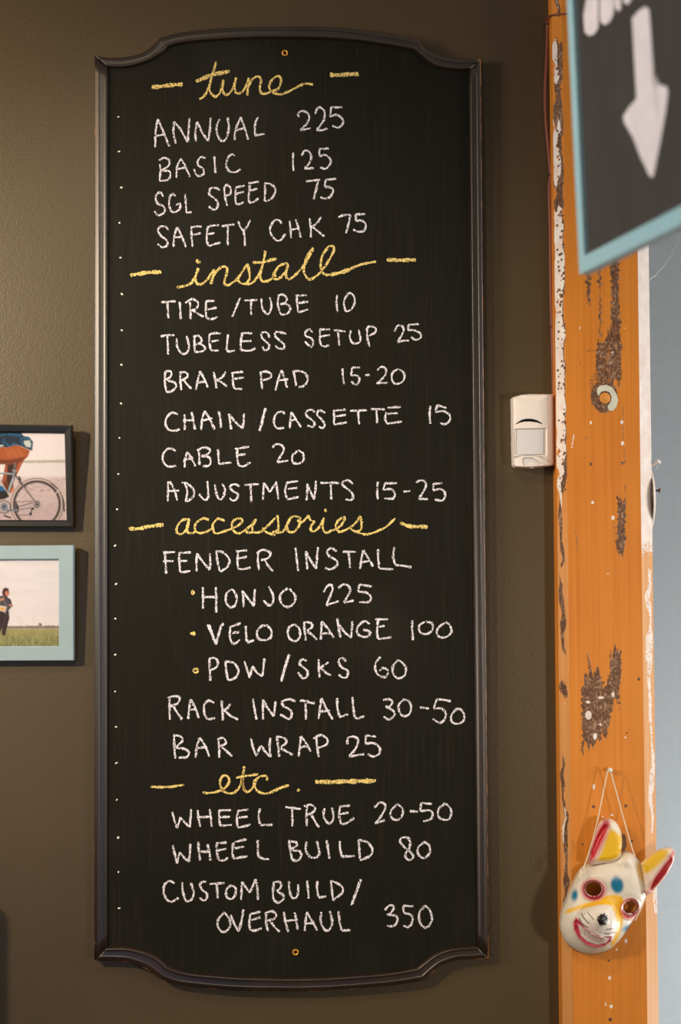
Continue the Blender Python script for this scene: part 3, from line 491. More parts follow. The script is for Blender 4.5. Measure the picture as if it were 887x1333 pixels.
chalk_word|white chalk word BUILD in the lower part of the list|w|2.6|K1: 782 60 790 120 800 172; 782 65 825 75 825 95 795 110; 800 120 845 125 852 155 830 180 800 172#K2: 108 58 105 100 125 130 150 135 170 115 158 55; 205 50 212 95 218 140; 268 55 270 95 278 130; 278 130 340 127; 360 50 362 95 365 140; 355 50 400 60 425 95 415 125 365 148
chalk_price||w|2.5|K2: 605 55 598 40 570 38 558 55 575 80 605 105 622 130 605 145 585 135 588 110 605 85 608 55; 672 62 645 85 645 115 670 137 700 115 700 80 680 62 665 65
chalk_word|white chalk word CUSTOM|w|2.5|L1: 120 45 95 30 65 50 58 95 75 135 105 150 145 128; 165 38 170 95 190 145 220 135 232 100 215 40; 305 35 285 35 268 50 280 80 308 105 305 135 285 142 268 125; 322 48 410 42; 365 50 368 90 370 130; 440 58 420 85 422 120 445 135 470 115 475 75 455 58 435 60; 510 35 508 80 505 140; 510 35 535 70 555 98; 555 98 575 55 590 20; 590 20 600 80 602 140
chalk_word|white chalk word BUILD beside the word CUSTOM|w|2.5|L1: 695 35 690 85 692 130 715 155 745 140 750 115 715 90; 690 38 725 35 738 50 730 75 710 88; 782 30 785 85 800 125 825 125 835 90 835 50#L2: 80 25 85 70 88 120; 135 28 132 65 140 110; 140 115 182 108; 205 25 210 70 218 130; 205 25 240 40 268 65 260 95 215 130; 362 18 340 80 312 155; 365 20 342 82 316 153
chalk_word|white chalk word OVERHAUL|w|2.5|L1: 405 215 375 250 372 295 400 325 435 305 442 260 415 220 400 215; 445 225 465 275 492 322; 492 322 508 260 520 195; 560 220 552 270 560 315; 560 220 618 208; 560 258 618 240; 560 315 590 315 625 302; 650 220 650 270 662 320; 642 218 680 205 708 220 700 245 655 262; 675 265 700 295 728 325; 752 208 762 265 778 325; 815 212 825 260 832 312; 752 262 835 255#L2: 80 190 72 240 68 290; 80 190 105 235 135 288; 70 252 112 248; 155 190 152 240 175 285 200 280 212 240 200 185; 245 185 250 235 262 285; 262 288 308 285
chalk_price|white chalk price 350 beside the last word|w|2.5|L2: 488 180 515 155 538 165 520 195 500 205; 500 205 545 210 555 235 535 265 500 262; 638 160 585 158; 585 158 588 195; 588 195 625 205 635 235 615 268 585 262; 700 160 672 190 670 235 690 268 715 268 735 235 730 190 705 160 690 165"""
def ribbon(pts, wd, Y, vs_, fs):
    """chalk stroke: uneven flat ribbon lying on the board"""
    pts = catmull(pts, 8); L = [0]
    for i in range(1, len(pts)): L.append(L[-1]+np.hypot(*(pts[i]-pts[i-1])))
    n = max(2, int(L[-1]/.75)+1); s_ = np.linspace(0, L[-1], n)
    x = np.interp(s_, L, [q[0] for q in pts]); y = np.interp(s_, L, [q[1] for q in pts])
    dx, dy = np.gradient(x), np.gradient(y); ln = np.hypot(dx, dy)+1e-9; nx_, ny_ = -dy/ln, dx/ln
    # pull the ends out by a third of the width so that strokes end rounded
    b = len(vs_); slow = 1+.16*np.sin(s_*.35+rng.uniform(0, 6))
    hw = (wd+.15)/2*slow; wl = hw*(1+rng.uniform(-.34, .34, n)); wr_ = hw*(1+rng.uniform(-.34, .34, n))
    taper = np.clip(np.minimum(s_+.9, L[-1]-s_+.9)/1.6, .45, 1)
    for i in range(n):
        vs_.append(P(x[i]+nx_[i]*wl[i]*taper[i], y[i]+ny_[i]*wl[i]*taper[i], Y)); vs_.append(P(x[i]-nx_[i]*wr_[i]*taper[i], y[i]-ny_[i]*wr_[i]*taper[i], Y))
    for i in range(n-1): fs.append((b+2*i, b+2*i+1, b+2*i+3, b+2*i+2))
for line in WORDS.strip().splitlines():
    if not line.strip(): continue
    nm, lab, col, wd, body = [q.strip() for q in line.split('|')]
    split_ = nm in ('chalk_dash',); vs_, fs = [], []; k = 0
    for reg in body.split('#'):
        if not reg.strip(): continue
        key, rest = reg.strip().split(':'); x0, y0, sc = REG[key]
        for st in rest.split(';'):
            v = [float(q) for q in st.split()]
            if len(v) < 4: continue
            ribbon([(x0+v[i]/sc, y0+v[i+1]/sc) for i in range(0, len(v), 2)], float(wd), YB-.00022-.00006*(k % 4), vs_, fs); k += 1
            if split_: mesh_obj(nm, vs_, fs, M_yellow, board); vs_, fs = [], []
    if split_: continue
    o = mesh_obj(nm, vs_, fs, M_yellow if col == 'y' else M_white, board)
    if lab: o['label'] = lab
ticks = [(154, 152), (155, 197), (158, 244), (155.6, 290), (156.6, 335), (158.6, 383), (158.5, 430), (158, 475), (157.5, 525), (155.7, 570), (154, 617), (152.5, 663), (149.6, 710), (151, 760), (150, 805), (150, 852), (149.5, 900), (151, 946), (151.5, 993), (152, 1041), (153.5, 1090), (154, 1135), (155, 1182)]
tk = None
for i, (x, y) in enumerate(ticks):
    vs_, fs = [], []; a = rng.uniform(-.4, .6) if y < 700 else rng.uniform(-1.2, -.3); r = rng.uniform(1.1, 1.9)
    ribbon([(x-r*math.cos(a), y-r*math.sin(a)), (x+.3*r, y+.1), (x+r*math.cos(a), y+r*math.sin(a))], 1.9, YB-.0003, vs_, fs); mesh_obj('chalk_tick', vs_, fs, M_wpaint, board)

# ------------------------------------------------------------------ framed photographs
def frame(name, outer, inner, Yt, Yb, th, mat, label, group=None):
    """outer/inner: corner pixels tl,tr,br,bl ; the top leans out to Yt, the bottom rests at Yb"""
    y0, y1 = outer[0][1], outer[2][1]
    def pt(q, d=0):
        s_ = (q[1]-y0)/(y1-y0); v = P(q[0], q[1], Yt+(Yb-Yt)*s_); return v+Vector((0, d, 0))
    c_ = pt(((outer[2][0]+outer[3][0])/2, y1), th); root = empty(name, c_, label, 'picture frame', group)
    names = ['top_rail', 'side_rail', 'bottom_rail', 'side_rail']
    for i in range(4):
        j = (i+1) % 4; o1, o2, i1, i2 = outer[i], outer[j], inner[i], inner[j]
        mid = lambda a, b, t: (a[0]+(b[0]-a[0])*t, a[1]+(b[1]-a[1])*t)
        prof = [(0, th), (0, .002), (.06, .0), (.22, -.001), (.8, .0), (.93, .0015), (1, .003), (1, th)] if 'black' in label else [(0, th), (0, .001), (.03, 0), (.95, 0), (1, .001), (1, th)]
        vs_ = [pt(mid(o1, i1, t), d) for t, d in prof]+[pt(mid(o2, i2, t), d) for t, d in prof]; n = len(prof)
        fs = [(k, k+1, n+k+1, n+k) for k in range(n-1)]+[tuple(range(n)), tuple(range(n, 2*n))[::-1]]
        o = mesh_obj(names[i], vs_, fs, mat, root); 
        bm = bmesh.new(); bm.from_mesh(o.data); bmesh.ops.recalc_face_normals(bm, faces=bm.faces); bm.to_mesh(o.data); bm.free()
    (xa, ya), (xb, yb) = inner[0], inner[2]; xa -= 1; xb += 2.5; ya -= 1; yb += 1
    nx, ny = int((xb-xa)*2.1), int((yb-ya)*2.1); X, Y = np.meshgrid(np.linspace(xa, xb, nx), np.linspace(ya, yb, ny)); p2 = np.stack([X.ravel(), Y.ravel()], 1)
    d_ = np.array([RX*((x-W/2)/F)+RY-RZ*((y-H/2)/F) for x, y in p2]); yy = Yt+(Yb-Yt)*(p2[:, 1]-y0)/(y1-y0)+.005
    pts = CAM + d_*((yy-CAM[1])/d_[:, 1])[:, None]
    me, _ = grid_mesh('photo_print', nx, ny, pts)
    return root, me, p2
root, me, p = frame('picture_frame', [(-72, 551.5), (93.3, 553.5), (95.6, 687.0), (-71, 686.5)], [(-62, 562), (83.6, 564), (86.2, 677), (-61, 676.5)], -.034, -.017, .014, M_black, 'black picture frame around a print of a cyclist in orange shorts')
z = lambda pts: [(x/8.87, 550+y/8.87) for x, y in pts]
pt = Paint(p, (246, 228, 218)); s8 = 8.87
nzz = vnoise(p, 3, 1.5, 1)
pt.poly(z([(-700, 470), (760, 458), (760, 645), (-700, 655)]), (240, 224, 214), 1); pt.poly(z([(-700, 640), (760, 632), (760, 1200), (-700, 1200)]), (214, 188, 178), 3)
pt.put(np.clip(nzz-.45, 0, 1)*(p[:, 1] > 622)*1.2, (186, 152, 142)); pt.poly(z([(-700, 950), (760, 940), (760, 1200), (-700, 1200)]), (196, 168, 160), 6, .6)
pt.put(cover(np.abs(p[:, 1]-(550+452/8.87)+.012*(p[:, 0]-40))-(1.3+.9*vnoise(p, 2, 9, 4)), .5)*.75, (170, 158, 134))
for x, y in ((480, 790), (210, 845), (350, 770), (560, 780)): pt.ell((x/s8, 550+y/s8), 2, .7, (120, 84, 74), soft=.5, op=.7)
hub = (427, 945)
for k in range(26):
    a = k*math.pi*2/26+.1; pt.line(z([(hub[0]+30*math.cos(a+.5), hub[1]+30*math.sin(a+.5)), (hub[0]+262*math.cos(a), hub[1]+262*math.sin(a))]), .3, (150, 128, 120), .35, .55)
# rider
pt.poly(z([(60, 480), (290, 415), (250, 480), (200, 590), (150, 690), (160, 770), (110, 820), (65, 770), (18, 680), (45, 600), (62, 530)]), (112, 58, 30), .6)
pt.poly(z([(200, 480), (300, 400), (250, 480), (205, 580), (180, 570)]), (180, 88, 44), .6); pt.poly(z([(60, 490), (85, 490), (90, 600), (50, 700), (25, 680)]), (170, 84, 44), .6)
pt.poly(z([(90, 490), (180, 485), (170, 620), (100, 720), (80, 640)]), (66, 40, 26), .7)
pt.poly(z([(-300, 290), (90, 285), (180, 256), (250, 278), (348, 325), (318, 400), (250, 450), (150, 478), (-300, 490)]), (176, 88, 40), .5)
pt.poly(z([(-300, 420), (120, 430), (300, 395), (250, 450), (150, 478), (-300, 490)]), (120, 56, 26), 1.2)
for k in range(9): pt.line(z([(60+k*22, 300+(k % 3)*12), (95+k*24, 390+(k % 2)*15)]), .7, (226, 128, 62), .6, .6)
pt.poly(z([(-300, 110), (240, 112), (272, 155), (335, 165), (382, 225), (372, 325), (330, 312), (250, 275), (180, 258), (90, 287), (-300, 275)]), (32, 46, 58), .5)
for a, b, c_, d_, wd_ in ((90, 130, 240, 150, 3), (60, 230, 100, 270, 2), (150, 240, 200, 255, 2), (250, 180, 330, 190, 2.4), (370, 230, 362, 310, 2.2), (240, 200, 262, 260, 2.4), (10, 150, 60, 135, 2), (280, 170, 350, 190, 1.6), (100, 270, 160, 255, 1.6), (30, 250, 50, 190, 1.4)): pt.line(z([(a, b), (c_, d_)]), wd_*.8, (40, 112, 146), 1.1, .75)
pt.poly(z([(275, 212), (345, 205), (360, 250), (350, 288), (300, 278), (278, 245)]), (206, 208, 190), .8); pt.poly(z([(-100, 255), (45, 262), (30, 275), (-100, 278)]), (225, 220, 214), .6)
# foot, sock, shoe
pt.poly(z([(-20, 720), (30, 735), (68, 790), (60, 815), (-20, 800)]), (40, 104, 146), .5); pt.poly(z([(-40, 800), (70, 785), (108, 855), (60, 880), (-40, 900)]), (46, 36, 30), .5)
pt.poly(z([(110, 810), (150, 740), (162, 770), (150, 800)]), (222, 112, 48), .6)
pt.poly(z([(160, 905), (190, 910), (222, 990), (215, 1035), (150, 1045)]), (58, 50, 46), .6); pt.poly(z([(165, 905), (190, 925), (192, 950), (165, 955)]), (36, 70, 110), .6)
# bicycle
pt.line(z([(180, 915), (370, 908)]), .9, (110, 90, 82)); pt.line(z([(160, 972), (250, 962), (378, 925)]), 1.1, (72, 58, 52)); pt.line(z([(190, 1068), (360, 1068)]), .9, (110, 96, 90))
for r_, wd_, c_ in ((300, 1.0, (84, 66, 58)), (288, 1.7, (214, 190, 172)), (277, .8, (126, 104, 92)), (262, 2.6, (74, 60, 52)), (246, .5, (150, 130, 120))): pt.ring((hub[0]/s8, 550+hub[1]/s8), r_/s8, wd_, c_, .35)
pt.line(z([(590, 700), (680, 780), (730, 880), (745, 960)]), 1.1, (52, 44, 40)); pt.line(z([(728, 890), (742, 1020)]), 2.2, (70, 62, 56)); pt.line(z([(640, 820), (690, 780)]), 1, (226, 214, 206))
pt.line(z([(45, 1015), (200, 1005), (375, 985)]), 1.3, (120, 120, 118)); pt.line(z([(-200, 575), (60, 590), (165, 600)]), 2.3, (128, 128, 126)); pt.line(z([(-200, 572), (60, 584), (165, 592)]), .8, (196, 196, 194))
pt.line(z([(165, 570), (160, 620), (98, 800)]), 2.8, (138, 148, 150)); pt.line(z([(150, 640), (105, 770)]), 1, (190, 198, 200)); pt.line(z([(145, 553), (185, 558)]), 1.3, (196, 190, 184)); pt.line(z([(172, 470), (166, 560)]), 1.8, (130, 122, 116))
pt.line(z([(172, 600), (240, 690), (330, 815), (430, 945)]), 2.0, (82, 74, 68)); pt.line(z([(265, 735), (415, 925)]), .6, (170, 160, 152)); pt.line(z([(222, 628), (235, 665)]), 2.4, (56, 50, 46)); pt.line(z([(215, 690), (305, 745)]), 1.2, (90, 78, 70))
pt.ell((hub[0]/s8, 550+hub[1]/s8), 4.2, 4.6, (96, 84, 78)); pt.ring((hub[0]/s8, 550+hub[1]/s8), 2.6, .8, (186, 176, 170)); pt.ell((hub[0]/s8, 550+hub[1]/s8), 1, 1, (60, 54, 50))
pt.line(z([(370, 990), (355, 1062)]), 1.4, (60, 54, 50)); pt.ell((355/s8, 550+1055/s8), 1.9, 1.9, (48, 42, 40)); pt.ell((378/s8, 550+995/s8), 2, 1.6, (64, 58, 54))
pt.ring((48/s8, 550+975/s8), 8.2, 1.2, (62, 54, 52)); pt.ell((48/s8, 550+975/s8), 5.2, 6, (140, 140, 142)); pt.ell((48/s8, 550+975/s8), 2.4, 2.8, (60, 56, 56)); pt.line(z([(48, 975), (85, 1020), (200, 1015)]), 1.8, (118, 126, 132)); pt.line(z([(50, 1075), (120, 1100)]), 2, (58, 50, 48))
colour_attr(me, 'print', soften(pt.c, p)); link('photo_print', me, M_print, root)

root, me, p = frame('picture_frame', [(-78, 710.8), (95.4, 709.6), (95.6, 859.9), (-78, 860.5)], [(-58, 728.8), (76.3, 728.0), (76.6, 841), (-58, 841.5)], -.027, -.020, .016, M_sage, 'pale sage green picture frame around a print of a person in a grassy field')
z = lambda pts: [(x/8.33, 705+y/8.33) for x, y in pts]; s8 = 8.33
pt = Paint(p, (244, 230, 222)); pt.put(np.clip(vnoise(p, 30, 5, 2)-.3, 0, 1)*.35*(p[:, 1] < 815), (214, 204, 200)); pt.put(np.clip((p[:, 1]-760)/60, 0, 1)*.35, (250, 232, 220))
for a, b, c_, d_ in ((180, 800, 195, 830), (225, 810, 235, 870), (350, 810, 375, 880), (180, 850, 235, 900), (240, 870, 300, 915)): pt.line(z([(a, b), (c_, d_)]), .35, (200, 150, 130), .5, .6)
pt.put(cover(np.abs(p[:, 1]-(705+932/s8)+.006*p[:, 0])-(1.3+1.2*vnoise(p, 1.6, 30, 8)), .5)*.85, (120, 92, 70)); pt.poly(z([(422, 880), (445, 885), (460, 915), (420, 915)]), (140, 104, 80), .6)
g = cover(705+945/s8-p[:, 1], .8); pt.put(g, (176, 160, 100)); dep = np.clip((p[:, 1]-818)/23, 0, 1)
pt.put(g*dep*.75, (104, 112, 66)); gn = vnoise(p, .8, 5, 11); pt.put(g*np.clip(gn-.5, 0, 1)*1.5*(.3+dep), (196, 190, 120)); gn = vnoise(p, .9, 3.5, 14); pt.put(g*np.clip(gn-.55, 0, 1)*2*dep, (66, 62, 58))
def person(dx):
    q = lambda pts: z([(x+dx, y) for x, y in pts])
    pt.poly(q([(-10, 745), (95, 745), (103, 830), (72, 950), (55, 1025), (20, 1010), (20, 940), (0, 990), (-30, 990), (-30, 800)]), (62, 44, 42), .5)
    pt.line(q([(62, 800), (40, 900), (30, 960)]), .5, (120, 92, 86), .5, .7)
    pt.poly(q([(-20, 600), (20, 585), (75, 600), (112, 625), (120, 660), (130, 700), (100, 740), (40, 765), (-20, 760)]), (84, 76, 80), .5); pt.line(q([(70, 610), (112, 640), (125, 700)]), 2.2, (64, 52, 50), .6)
    pt.line(q([(25, 620), (75, 700), (60, 780)]), 1.2, (150, 128, 110), .5, .7); pt.line(q([(105, 690), (132, 695)]), 2.4, (212, 140, 110), .5); pt.line(q([(-10, 640), (35, 620)]), 2.6, (214, 142, 112), .6)
    pt.poly(q([(-15, 690), (72, 705), (55, 768), (-15, 745)]), (226, 206, 190), .5); pt.poly(q([(5, 712), (48, 716), (42, 752), (0, 740)]), (236, 172, 60), .6)
    pt.ell(((62+dx)/s8, 705+552/s8), 4.6, 6.0, (72, 36, 26), soft=.6); pt.ell(((76+dx)/s8, 705+556/s8), 2.7, 4.2, (206, 124, 92), soft=.6); pt.ell(((66+dx)/s8, 705+520/s8), 3.4, 1.9, (74, 38, 28), soft=.6)
    pt.line(q([(66, 542), (92, 545)]), .5, (110, 56, 42), .4, .8); pt.line(q([(72, 576), (88, 576)]), .6, (240, 214, 200), .4, .8)
person(0)
colour_attr(me, 'print', soften(pt.c, p)); link('photo_print', me, M_print, root)

# ------------------------------------------------------------------ motion detector
xa, ya, xb, yb = 666.5, 512, 723.8, 610
nx, ny = 150, 240; X, Y = np.meshgrid(np.linspace(xa, xb, nx), np.linspace(ya, yb, ny)); p = np.stack([X.ravel(), Y.ravel()], 1)
z = lambda pts: [(650+x/9.856, 500+y/9.856) for x, y in pts]
out = z([(170, 168), (230, 148), (300, 132), (400, 124), (520, 124), (640, 128), (700, 128), (716, 136), (722, 400), (726, 700), (728, 1038), (715, 1046), (600, 1056), (480, 1066), (400, 1072), (300, 1072), (215, 1066), (192, 1050), (182, 1028), (176, 600)])
sd = -sd_poly(p, out); u = np.clip((p[:, 0]-(650+170/9.856))/(452/9.856), 0, 1.4)      # across the front
hgt = .036 - .010*(np.clip(u, 0, 1)-.55)**2*2 - .022*np.clip((u-1.0)/.24, 0, 1)**1.3
hgt -= .006*np.clip(1-sd/1.6, 0, 1)**2*2
scoop = sd_poly(p, z([(150, 90), (620, 90), (620, 150), (560, 195), (480, 224), (380, 236), (290, 232), (220, 205), (175, 165)]))     # sloping top facet
hgt -= .0009*np.clip(-scoop, 0, 12)
rec = sd_poly(p, z([(222, 580), (572, 572), (572, 906), (226, 912)])); ch = sd_poly(p, z([(192, 578), (610, 568), (608, 908), (200, 915)]))
hgt -= .0025*cover(ch, .8) + .0020*cover(rec, .4)
low = sd_poly(p, z([(195, 940), (330, 905), (480, 915), (560, 940), (640, 985), (720, 1045), (600, 1060), (300, 1075), (200, 1065), (182, 1010)])); hgt -= .004*cover(low, 1.0)
lw = sd_poly(p, z([(300, 960), (330, 945), (430, 948), (490, 985), (555, 1035), (320, 1042), (300, 1005)])); hgt -= .0035*cover(lw, .6)
cre = [(205, 522), (240, 492), (290, 460), (350, 445), (420, 446), (490, 465), (555, 505), (555, 513), (480, 490), (400, 480), (320, 482), (260, 497)]
crs = sd_poly(p, z(cre)); hgt -= .0016*cover(crs, .4)
pir = empty('motion_detector', P(700, 609, 0), 'white plastic motion detector fixed high on the olive wall against the post', 'sensor')
def field(name, p, Yv, nx, ny, keepv, mat, parent, sheet_back=None, smooth=True):
    d_ = np.stack([p[:, 0]-W/2, p[:, 1]-H/2], 1)/F; dirs = RY[None]+RX[None]*d_[:, :1]-RZ[None]*d_[:, 1:]
    pts = CAM+dirs*((Yv-CAM[1])/dirs[:, 1])[:, None]; k = keepv.reshape(ny, nx); keep = (k[:-1, :-1] & k[1:, :-1] & k[:-1, 1:] & k[1:, 1:]).ravel()
    me, used = grid_mesh(name, nx, ny, pts, keep); return me, used
def at_height(p, Yv, ref):
    """move the sheet's points straight out from the wall: outline taken at plane y=ref, then raised to y=Yv"""
    d_ = np.stack([p[:, 0]-W/2, p[:, 1]-H/2], 1)/F; dirs = RY[None]+RX[None]*d_[:, :1]-RZ[None]*d_[:, 1:]
    pts = CAM+dirs*((ref-CAM[1])/dirs[:, 1])[:, None]; pts[:, 1] = Yv; return pts
def at_photo(p, Yv):
    d_ = np.stack([p[:, 0]-W/2, p[:, 1]-H/2], 1)/F; dirs = RY[None]+RX[None]*d_[:, :1]-RZ[None]*d_[:, 1:]
    return CAM+dirs*((Yv-CAM[1])/dirs[:, 1])[:, None]
def shell(name, me, mat, parent, rimY):
    """close a raised sheet down to y=rimY along its boundary"""
    bm = bmesh.new(); bm.from_mesh(me); be = [e for e in bm.edges if e.is_boundary]
    r = bmesh.ops.extrude_edge_only(bm, edges=be)
    for v in r['geom']:
        if isinstance(v, bmesh.types.BMVert): v.co.y = rimY
    bm.to_mesh(me); bm.free(); return link(name, me, mat, parent, True)
me, used = field('housing', p, -hgt, nx, ny, (sd > -.0), M_plastic, pir)
shell('housing', me, M_plastic, pir, -.001)
def inlay(name, pts, off, mat):
    q = z(pts); zz = []
    for x_, y_ in q:
        k = np.argmin((p[:, 0]-x_)**2+(p[:, 1]-y_)**2); zz.append(-hgt[k]-off)
    bm = bmesh.new(); f = bm.faces.new([bm.verts.new(P(x_, y_, zz[i])) for i, (x_, y_) in enumerate(q)]); bmesh.ops.triangulate(bm, faces=[f]); return bm_obj(name, bm, mat, pir)
inlay('indicator_window', [(x, y) for x, y in cre], .0004, M_darkw)['label'] = 'dark crescent indicator window'
# curved milky lens
nxl = 16; L_ = []
for j in range(2):
    for i in range(nxl):
        t = i/(nxl-1); x_, y_ = z([(226+(570-226)*t, (584 if j == 0 else 904)+(-6*t))])[0]; L_.append(P(x_, y_, -.0325-.0028*math.sin(math.pi*t)))
mesh_obj('lens', L_, [(i, i+nxl, i+nxl+1, i+1) for i in range(nxl-1)], M_lens, pir, True)
lk = [(305, 962), (332, 950), (428, 952), (485, 988), (545, 1030), (322, 1038), (305, 1005)]
inlay('lower_lens', lk, .0008, M_lens)
box('base_screw', tuple(P(690, 609.6, -.02)), tuple(P(694.5, 607.8, -.012)), M_plastic, pir)

# ------------------------------------------------------------------ bell wire
cab = empty('bell_wire', P(715, 20, 0), 'thin red-brown twin wire stapled down along the left side of the post', 'wire') if False else None
wp = [(760, 19, -.048), (745, 18.5, -.048), (733, 18, -.047), (722, 18.8, -.040), (715, 21.5, -.022), (712.8, 30, -.006)]
wp += [(712.6, 50, -.004), (711.5, 80, -.004), (709.8, 120, -.004), (710.6, 155, -.004), (713.2, 185, -.004), (715.6, 212, -.005), (716.7, 228, -.005), (715.2, 248, -.005), (716.4, 300, -.005), (717, 365, -.005), (718.2, 420, -.005), (719.8, 470, -.005), (720.6, 516, -.006)]
sm_ = catmull(wp, 5); pts1 = [P(q[0]-.7, q[1], q[2]) for q in sm_]; pts2 = [P(q[0]+.8, q[1]+.4, q[2]-.0006) for q in sm_]
wire = empty('bell_wire', P(716, 516, -.004), 'thin red-brown twin wire running down beside the post to the motion detector', 'wire')
tube('wire_strand', pts1, .00105, M_cable, wire); tube('wire_strand', pts2, .00105, M_cable, wire)
for x, y in ((716.9, 227.5), (712.5, 31.5), (719.6, 425)):
    c_ = P(x, y, -.0065); tube('staple', [c_+Vector((-.0035, .006, 0)), c_+Vector((-.0032, -.0008, 0)), c_+Vector((.0032, -.0012, 0)), c_+Vector((.0035, .006, 0))], .0006, M_staple, wire, 6)

# ------------------------------------------------------------------ mask
z = lambda pts: [(690+x/3.777, 980+y/3.777) for x, y in pts]; zz1 = lambda x, y: (690+x/3.777, 980+y/3.777)
z6 = lambda pts: [(740+x/6.034, 1050+y/6.034) for x, y in pts]; c6 = lambda x, y: (740+x/6.034, 1050+y/6.034)
mask = empty('animal_mask', P(790, 1225, YF), 'painted white animal mask with red and yellow ears, grinning, hung on the post', 'mask')
head = z([(262, 562), (285, 550), (320, 540), (360, 530), (395, 520), (425, 500), (455, 487), (480, 486), (505, 495), (530, 520), (548, 550), (563, 595), (572, 640), (574, 680), (570, 715), (556, 745), (535, 785), (515, 815), (490, 855), (462, 898), (430, 938), (395, 968), (350, 985), (300, 992), (255, 985), (215, 965), (180, 935), (157, 890), (149, 845), (155, 790), (172, 740), (195, 685), (225, 615), (240, 590)])
head = [tuple(q) for q in catmull(head+[head[0]], 4)][:-1]
hx = [q[0] for q in head]; hy = [q[1] for q in head]
xa, xb, ya, yb = min(hx)-1, max(hx)+1, min(hy)-1, max(hy)+1; nx, ny = int((xb-xa)/.55), int((yb-ya)/.55)
X, Y = np.meshgrid(np.linspace(xa, xb, nx), np.linspace(ya, yb, ny)); p = np.stack([X.ravel(), Y.ravel()], 1)
sd = -sd_poly(p, head); R_ = 34.0
dome = np.sqrt(np.clip(1-(1-np.clip(sd/R_, 0, 1))**2, 0, 1))
G = lambda x, y, sx, sy, rot=0: (lambda q: np.exp(-(q+1)**2*.5))(sd_ell(p, c6(x, y), sx, sy, rot)/min(sx, sy))
def gauss(x, y, sx, sy, rot=0):
    q = p-np.array(c6(x, y)); a = math.radians(rot); u_ = q[:, 0]*math.cos(a)+q[:, 1]*math.sin(a); v_ = -q[:, 0]*math.sin(a)+q[:, 1]*math.cos(a)
    return np.exp(-.5*((u_/sx)**2+(v_/sy)**2))
snout = z6([(95, 850), (130, 810), (200, 785), (290, 770), (335, 785), (362, 840), (380, 910), (370, 980), (345, 1040), (280, 1060), (200, 1020), (130, 970), (80, 920)])
hgt = .030*dome + .016*gauss(230, 900, 15, 15) + .006*cover(sd_poly(p, snout), 5) + .005*gauss(270, 890, 5, 5)
hgt += .004*gauss(480, 410, 7, 8) - .004*gauss(425, 470, 6, 4, 35) + .004*gauss(300, 560, 14, 10)
e1 = sd_ell(p, c6(200, 655), 13.0, 12.0, 15); e2 = sd_ell(p, c6(487, 800), 10.4, 12.2, 20)
for e in (e1, e2): hgt -= .006*np.exp(-.5*((e+4)/4.0)**2); hgt += .0022*np.exp(-.5*((e-1.0)/1.3)**2)
mo = z6([(40, 905), (62, 872), (95, 900), (130, 950), (190, 995), (270, 1025), (345, 1015), (335, 1060), (285, 1095), (215, 1110), (140, 1085), (80, 1030), (45, 965)])
ms = sd_poly(p, mo); hgt -= .003*cover(ms+2.5, 1.5); hgt += .002*np.exp(-.5*((ms+.5)/1.6)**2)
teeth = z6([(78, 922), (108, 944), (165, 990), (240, 1022), (330, 1034), (292, 1074), (225, 1087), (152, 1062), (100, 1015)]); ts = sd_poly(p, teeth); hgt += .0030*cover(ts, .7)
keep = sd > 0
for e in (sd_ell(p, c6(200, 648), 10.2, 8.7, 8), sd_ell(p, c6(488, 792), 8.6, 8.0, 0)): keep &= e > 0
pt = Paint(p, (226, 214, 196)); pt.put(vnoise(p, 14, 14, 6)*.35, (236, 228, 218))
pt.poly(z6([(-30, 835), (0, 805), (120, 762), (230, 733), (300, 700), (370, 690), (420, 705), (440, 745), (425, 800), (436, 880), (420, 960), (395, 1040), (350, 1100), (330, 1085), (372, 1010), (385, 920), (365, 830), (330, 775), (240, 775), (120, 800), (0, 838)]), (240, 184, 30), 1.7)
pt.poly(z6([(365, 720), (420, 730), (405, 850), (370, 800)]), (238, 176, 24), 3, .8); pt.poly(z6([(540, 440), (580, 445), (600, 600), (560, 560)]), (226, 178, 60), 3, .9)
pt.ell(c6(197, 655), 16.5, 14.5, (206, 60, 84), 15, 3.0, .85); pt.ell(c6(200, 662), 13, 11.6, (150, 26, 50), 15, 1.6, .9); pt.ell(c6(484, 802), 12.6, 14.2, (206, 44, 44), 18, 2.2, .9); pt.ell(c6(487, 800), 10.6, 11, (134, 16, 26), 10, 1.4, .9)
for cx_, cy_, rx_, ry_ in ((200, 648, 10.8, 9.3), (488, 792, 9.2, 8.6)):
    e = np.abs(sd_ell(p, c6(cx_, cy_), rx_, ry_)); pt.put(cover(e-.5, .5)*(vnoise(p, 2, 2, 9) > .42), (240, 214, 208))
for cx_, cy_, rx_, ry_, ro in ((385, 615, 8.2, 11, -12), (52, 698, 4.2, 7.2, 8), (462, 955, 6.4, 3.6, -32)): pt.ell(c6(cx_, cy_), rx_, ry_, (18, 116, 152), ro, 2.0, 1)
pt.put(cover(sd_poly(p, snout), 1.5)*.8, (232, 222, 208))
pt.poly(mo, (196, 44, 76), 1.3); pt.poly(z6([(62, 905), (90, 935), (130, 985), (200, 1025), (280, 1045), (330, 1040), (280, 1080), (215, 1092), (150, 1068), (95, 1020)]), (222, 128, 140), 1.5, .6); pt.poly(z6([(60, 875), (90, 905), (130, 950), (110, 960), (70, 910)]), (206, 60, 96), 2, .7)
pt.poly(teeth, (248, 232, 222), .6)
for k in range(7): a_, b_ = c6(105+k*31, 955+k*14), c6(95+k*33, 1005+k*9); pt.line([a_, b_], .55, (206, 120, 122), .4, .8)
pt.line(z6([(100, 985), (160, 1030), (240, 1058), (310, 1052)]), .5, (210, 130, 130), .4, .7)
pt.ell(c6(180, 965), 7, 5, (236, 206, 200), 25, 2.5, .6)
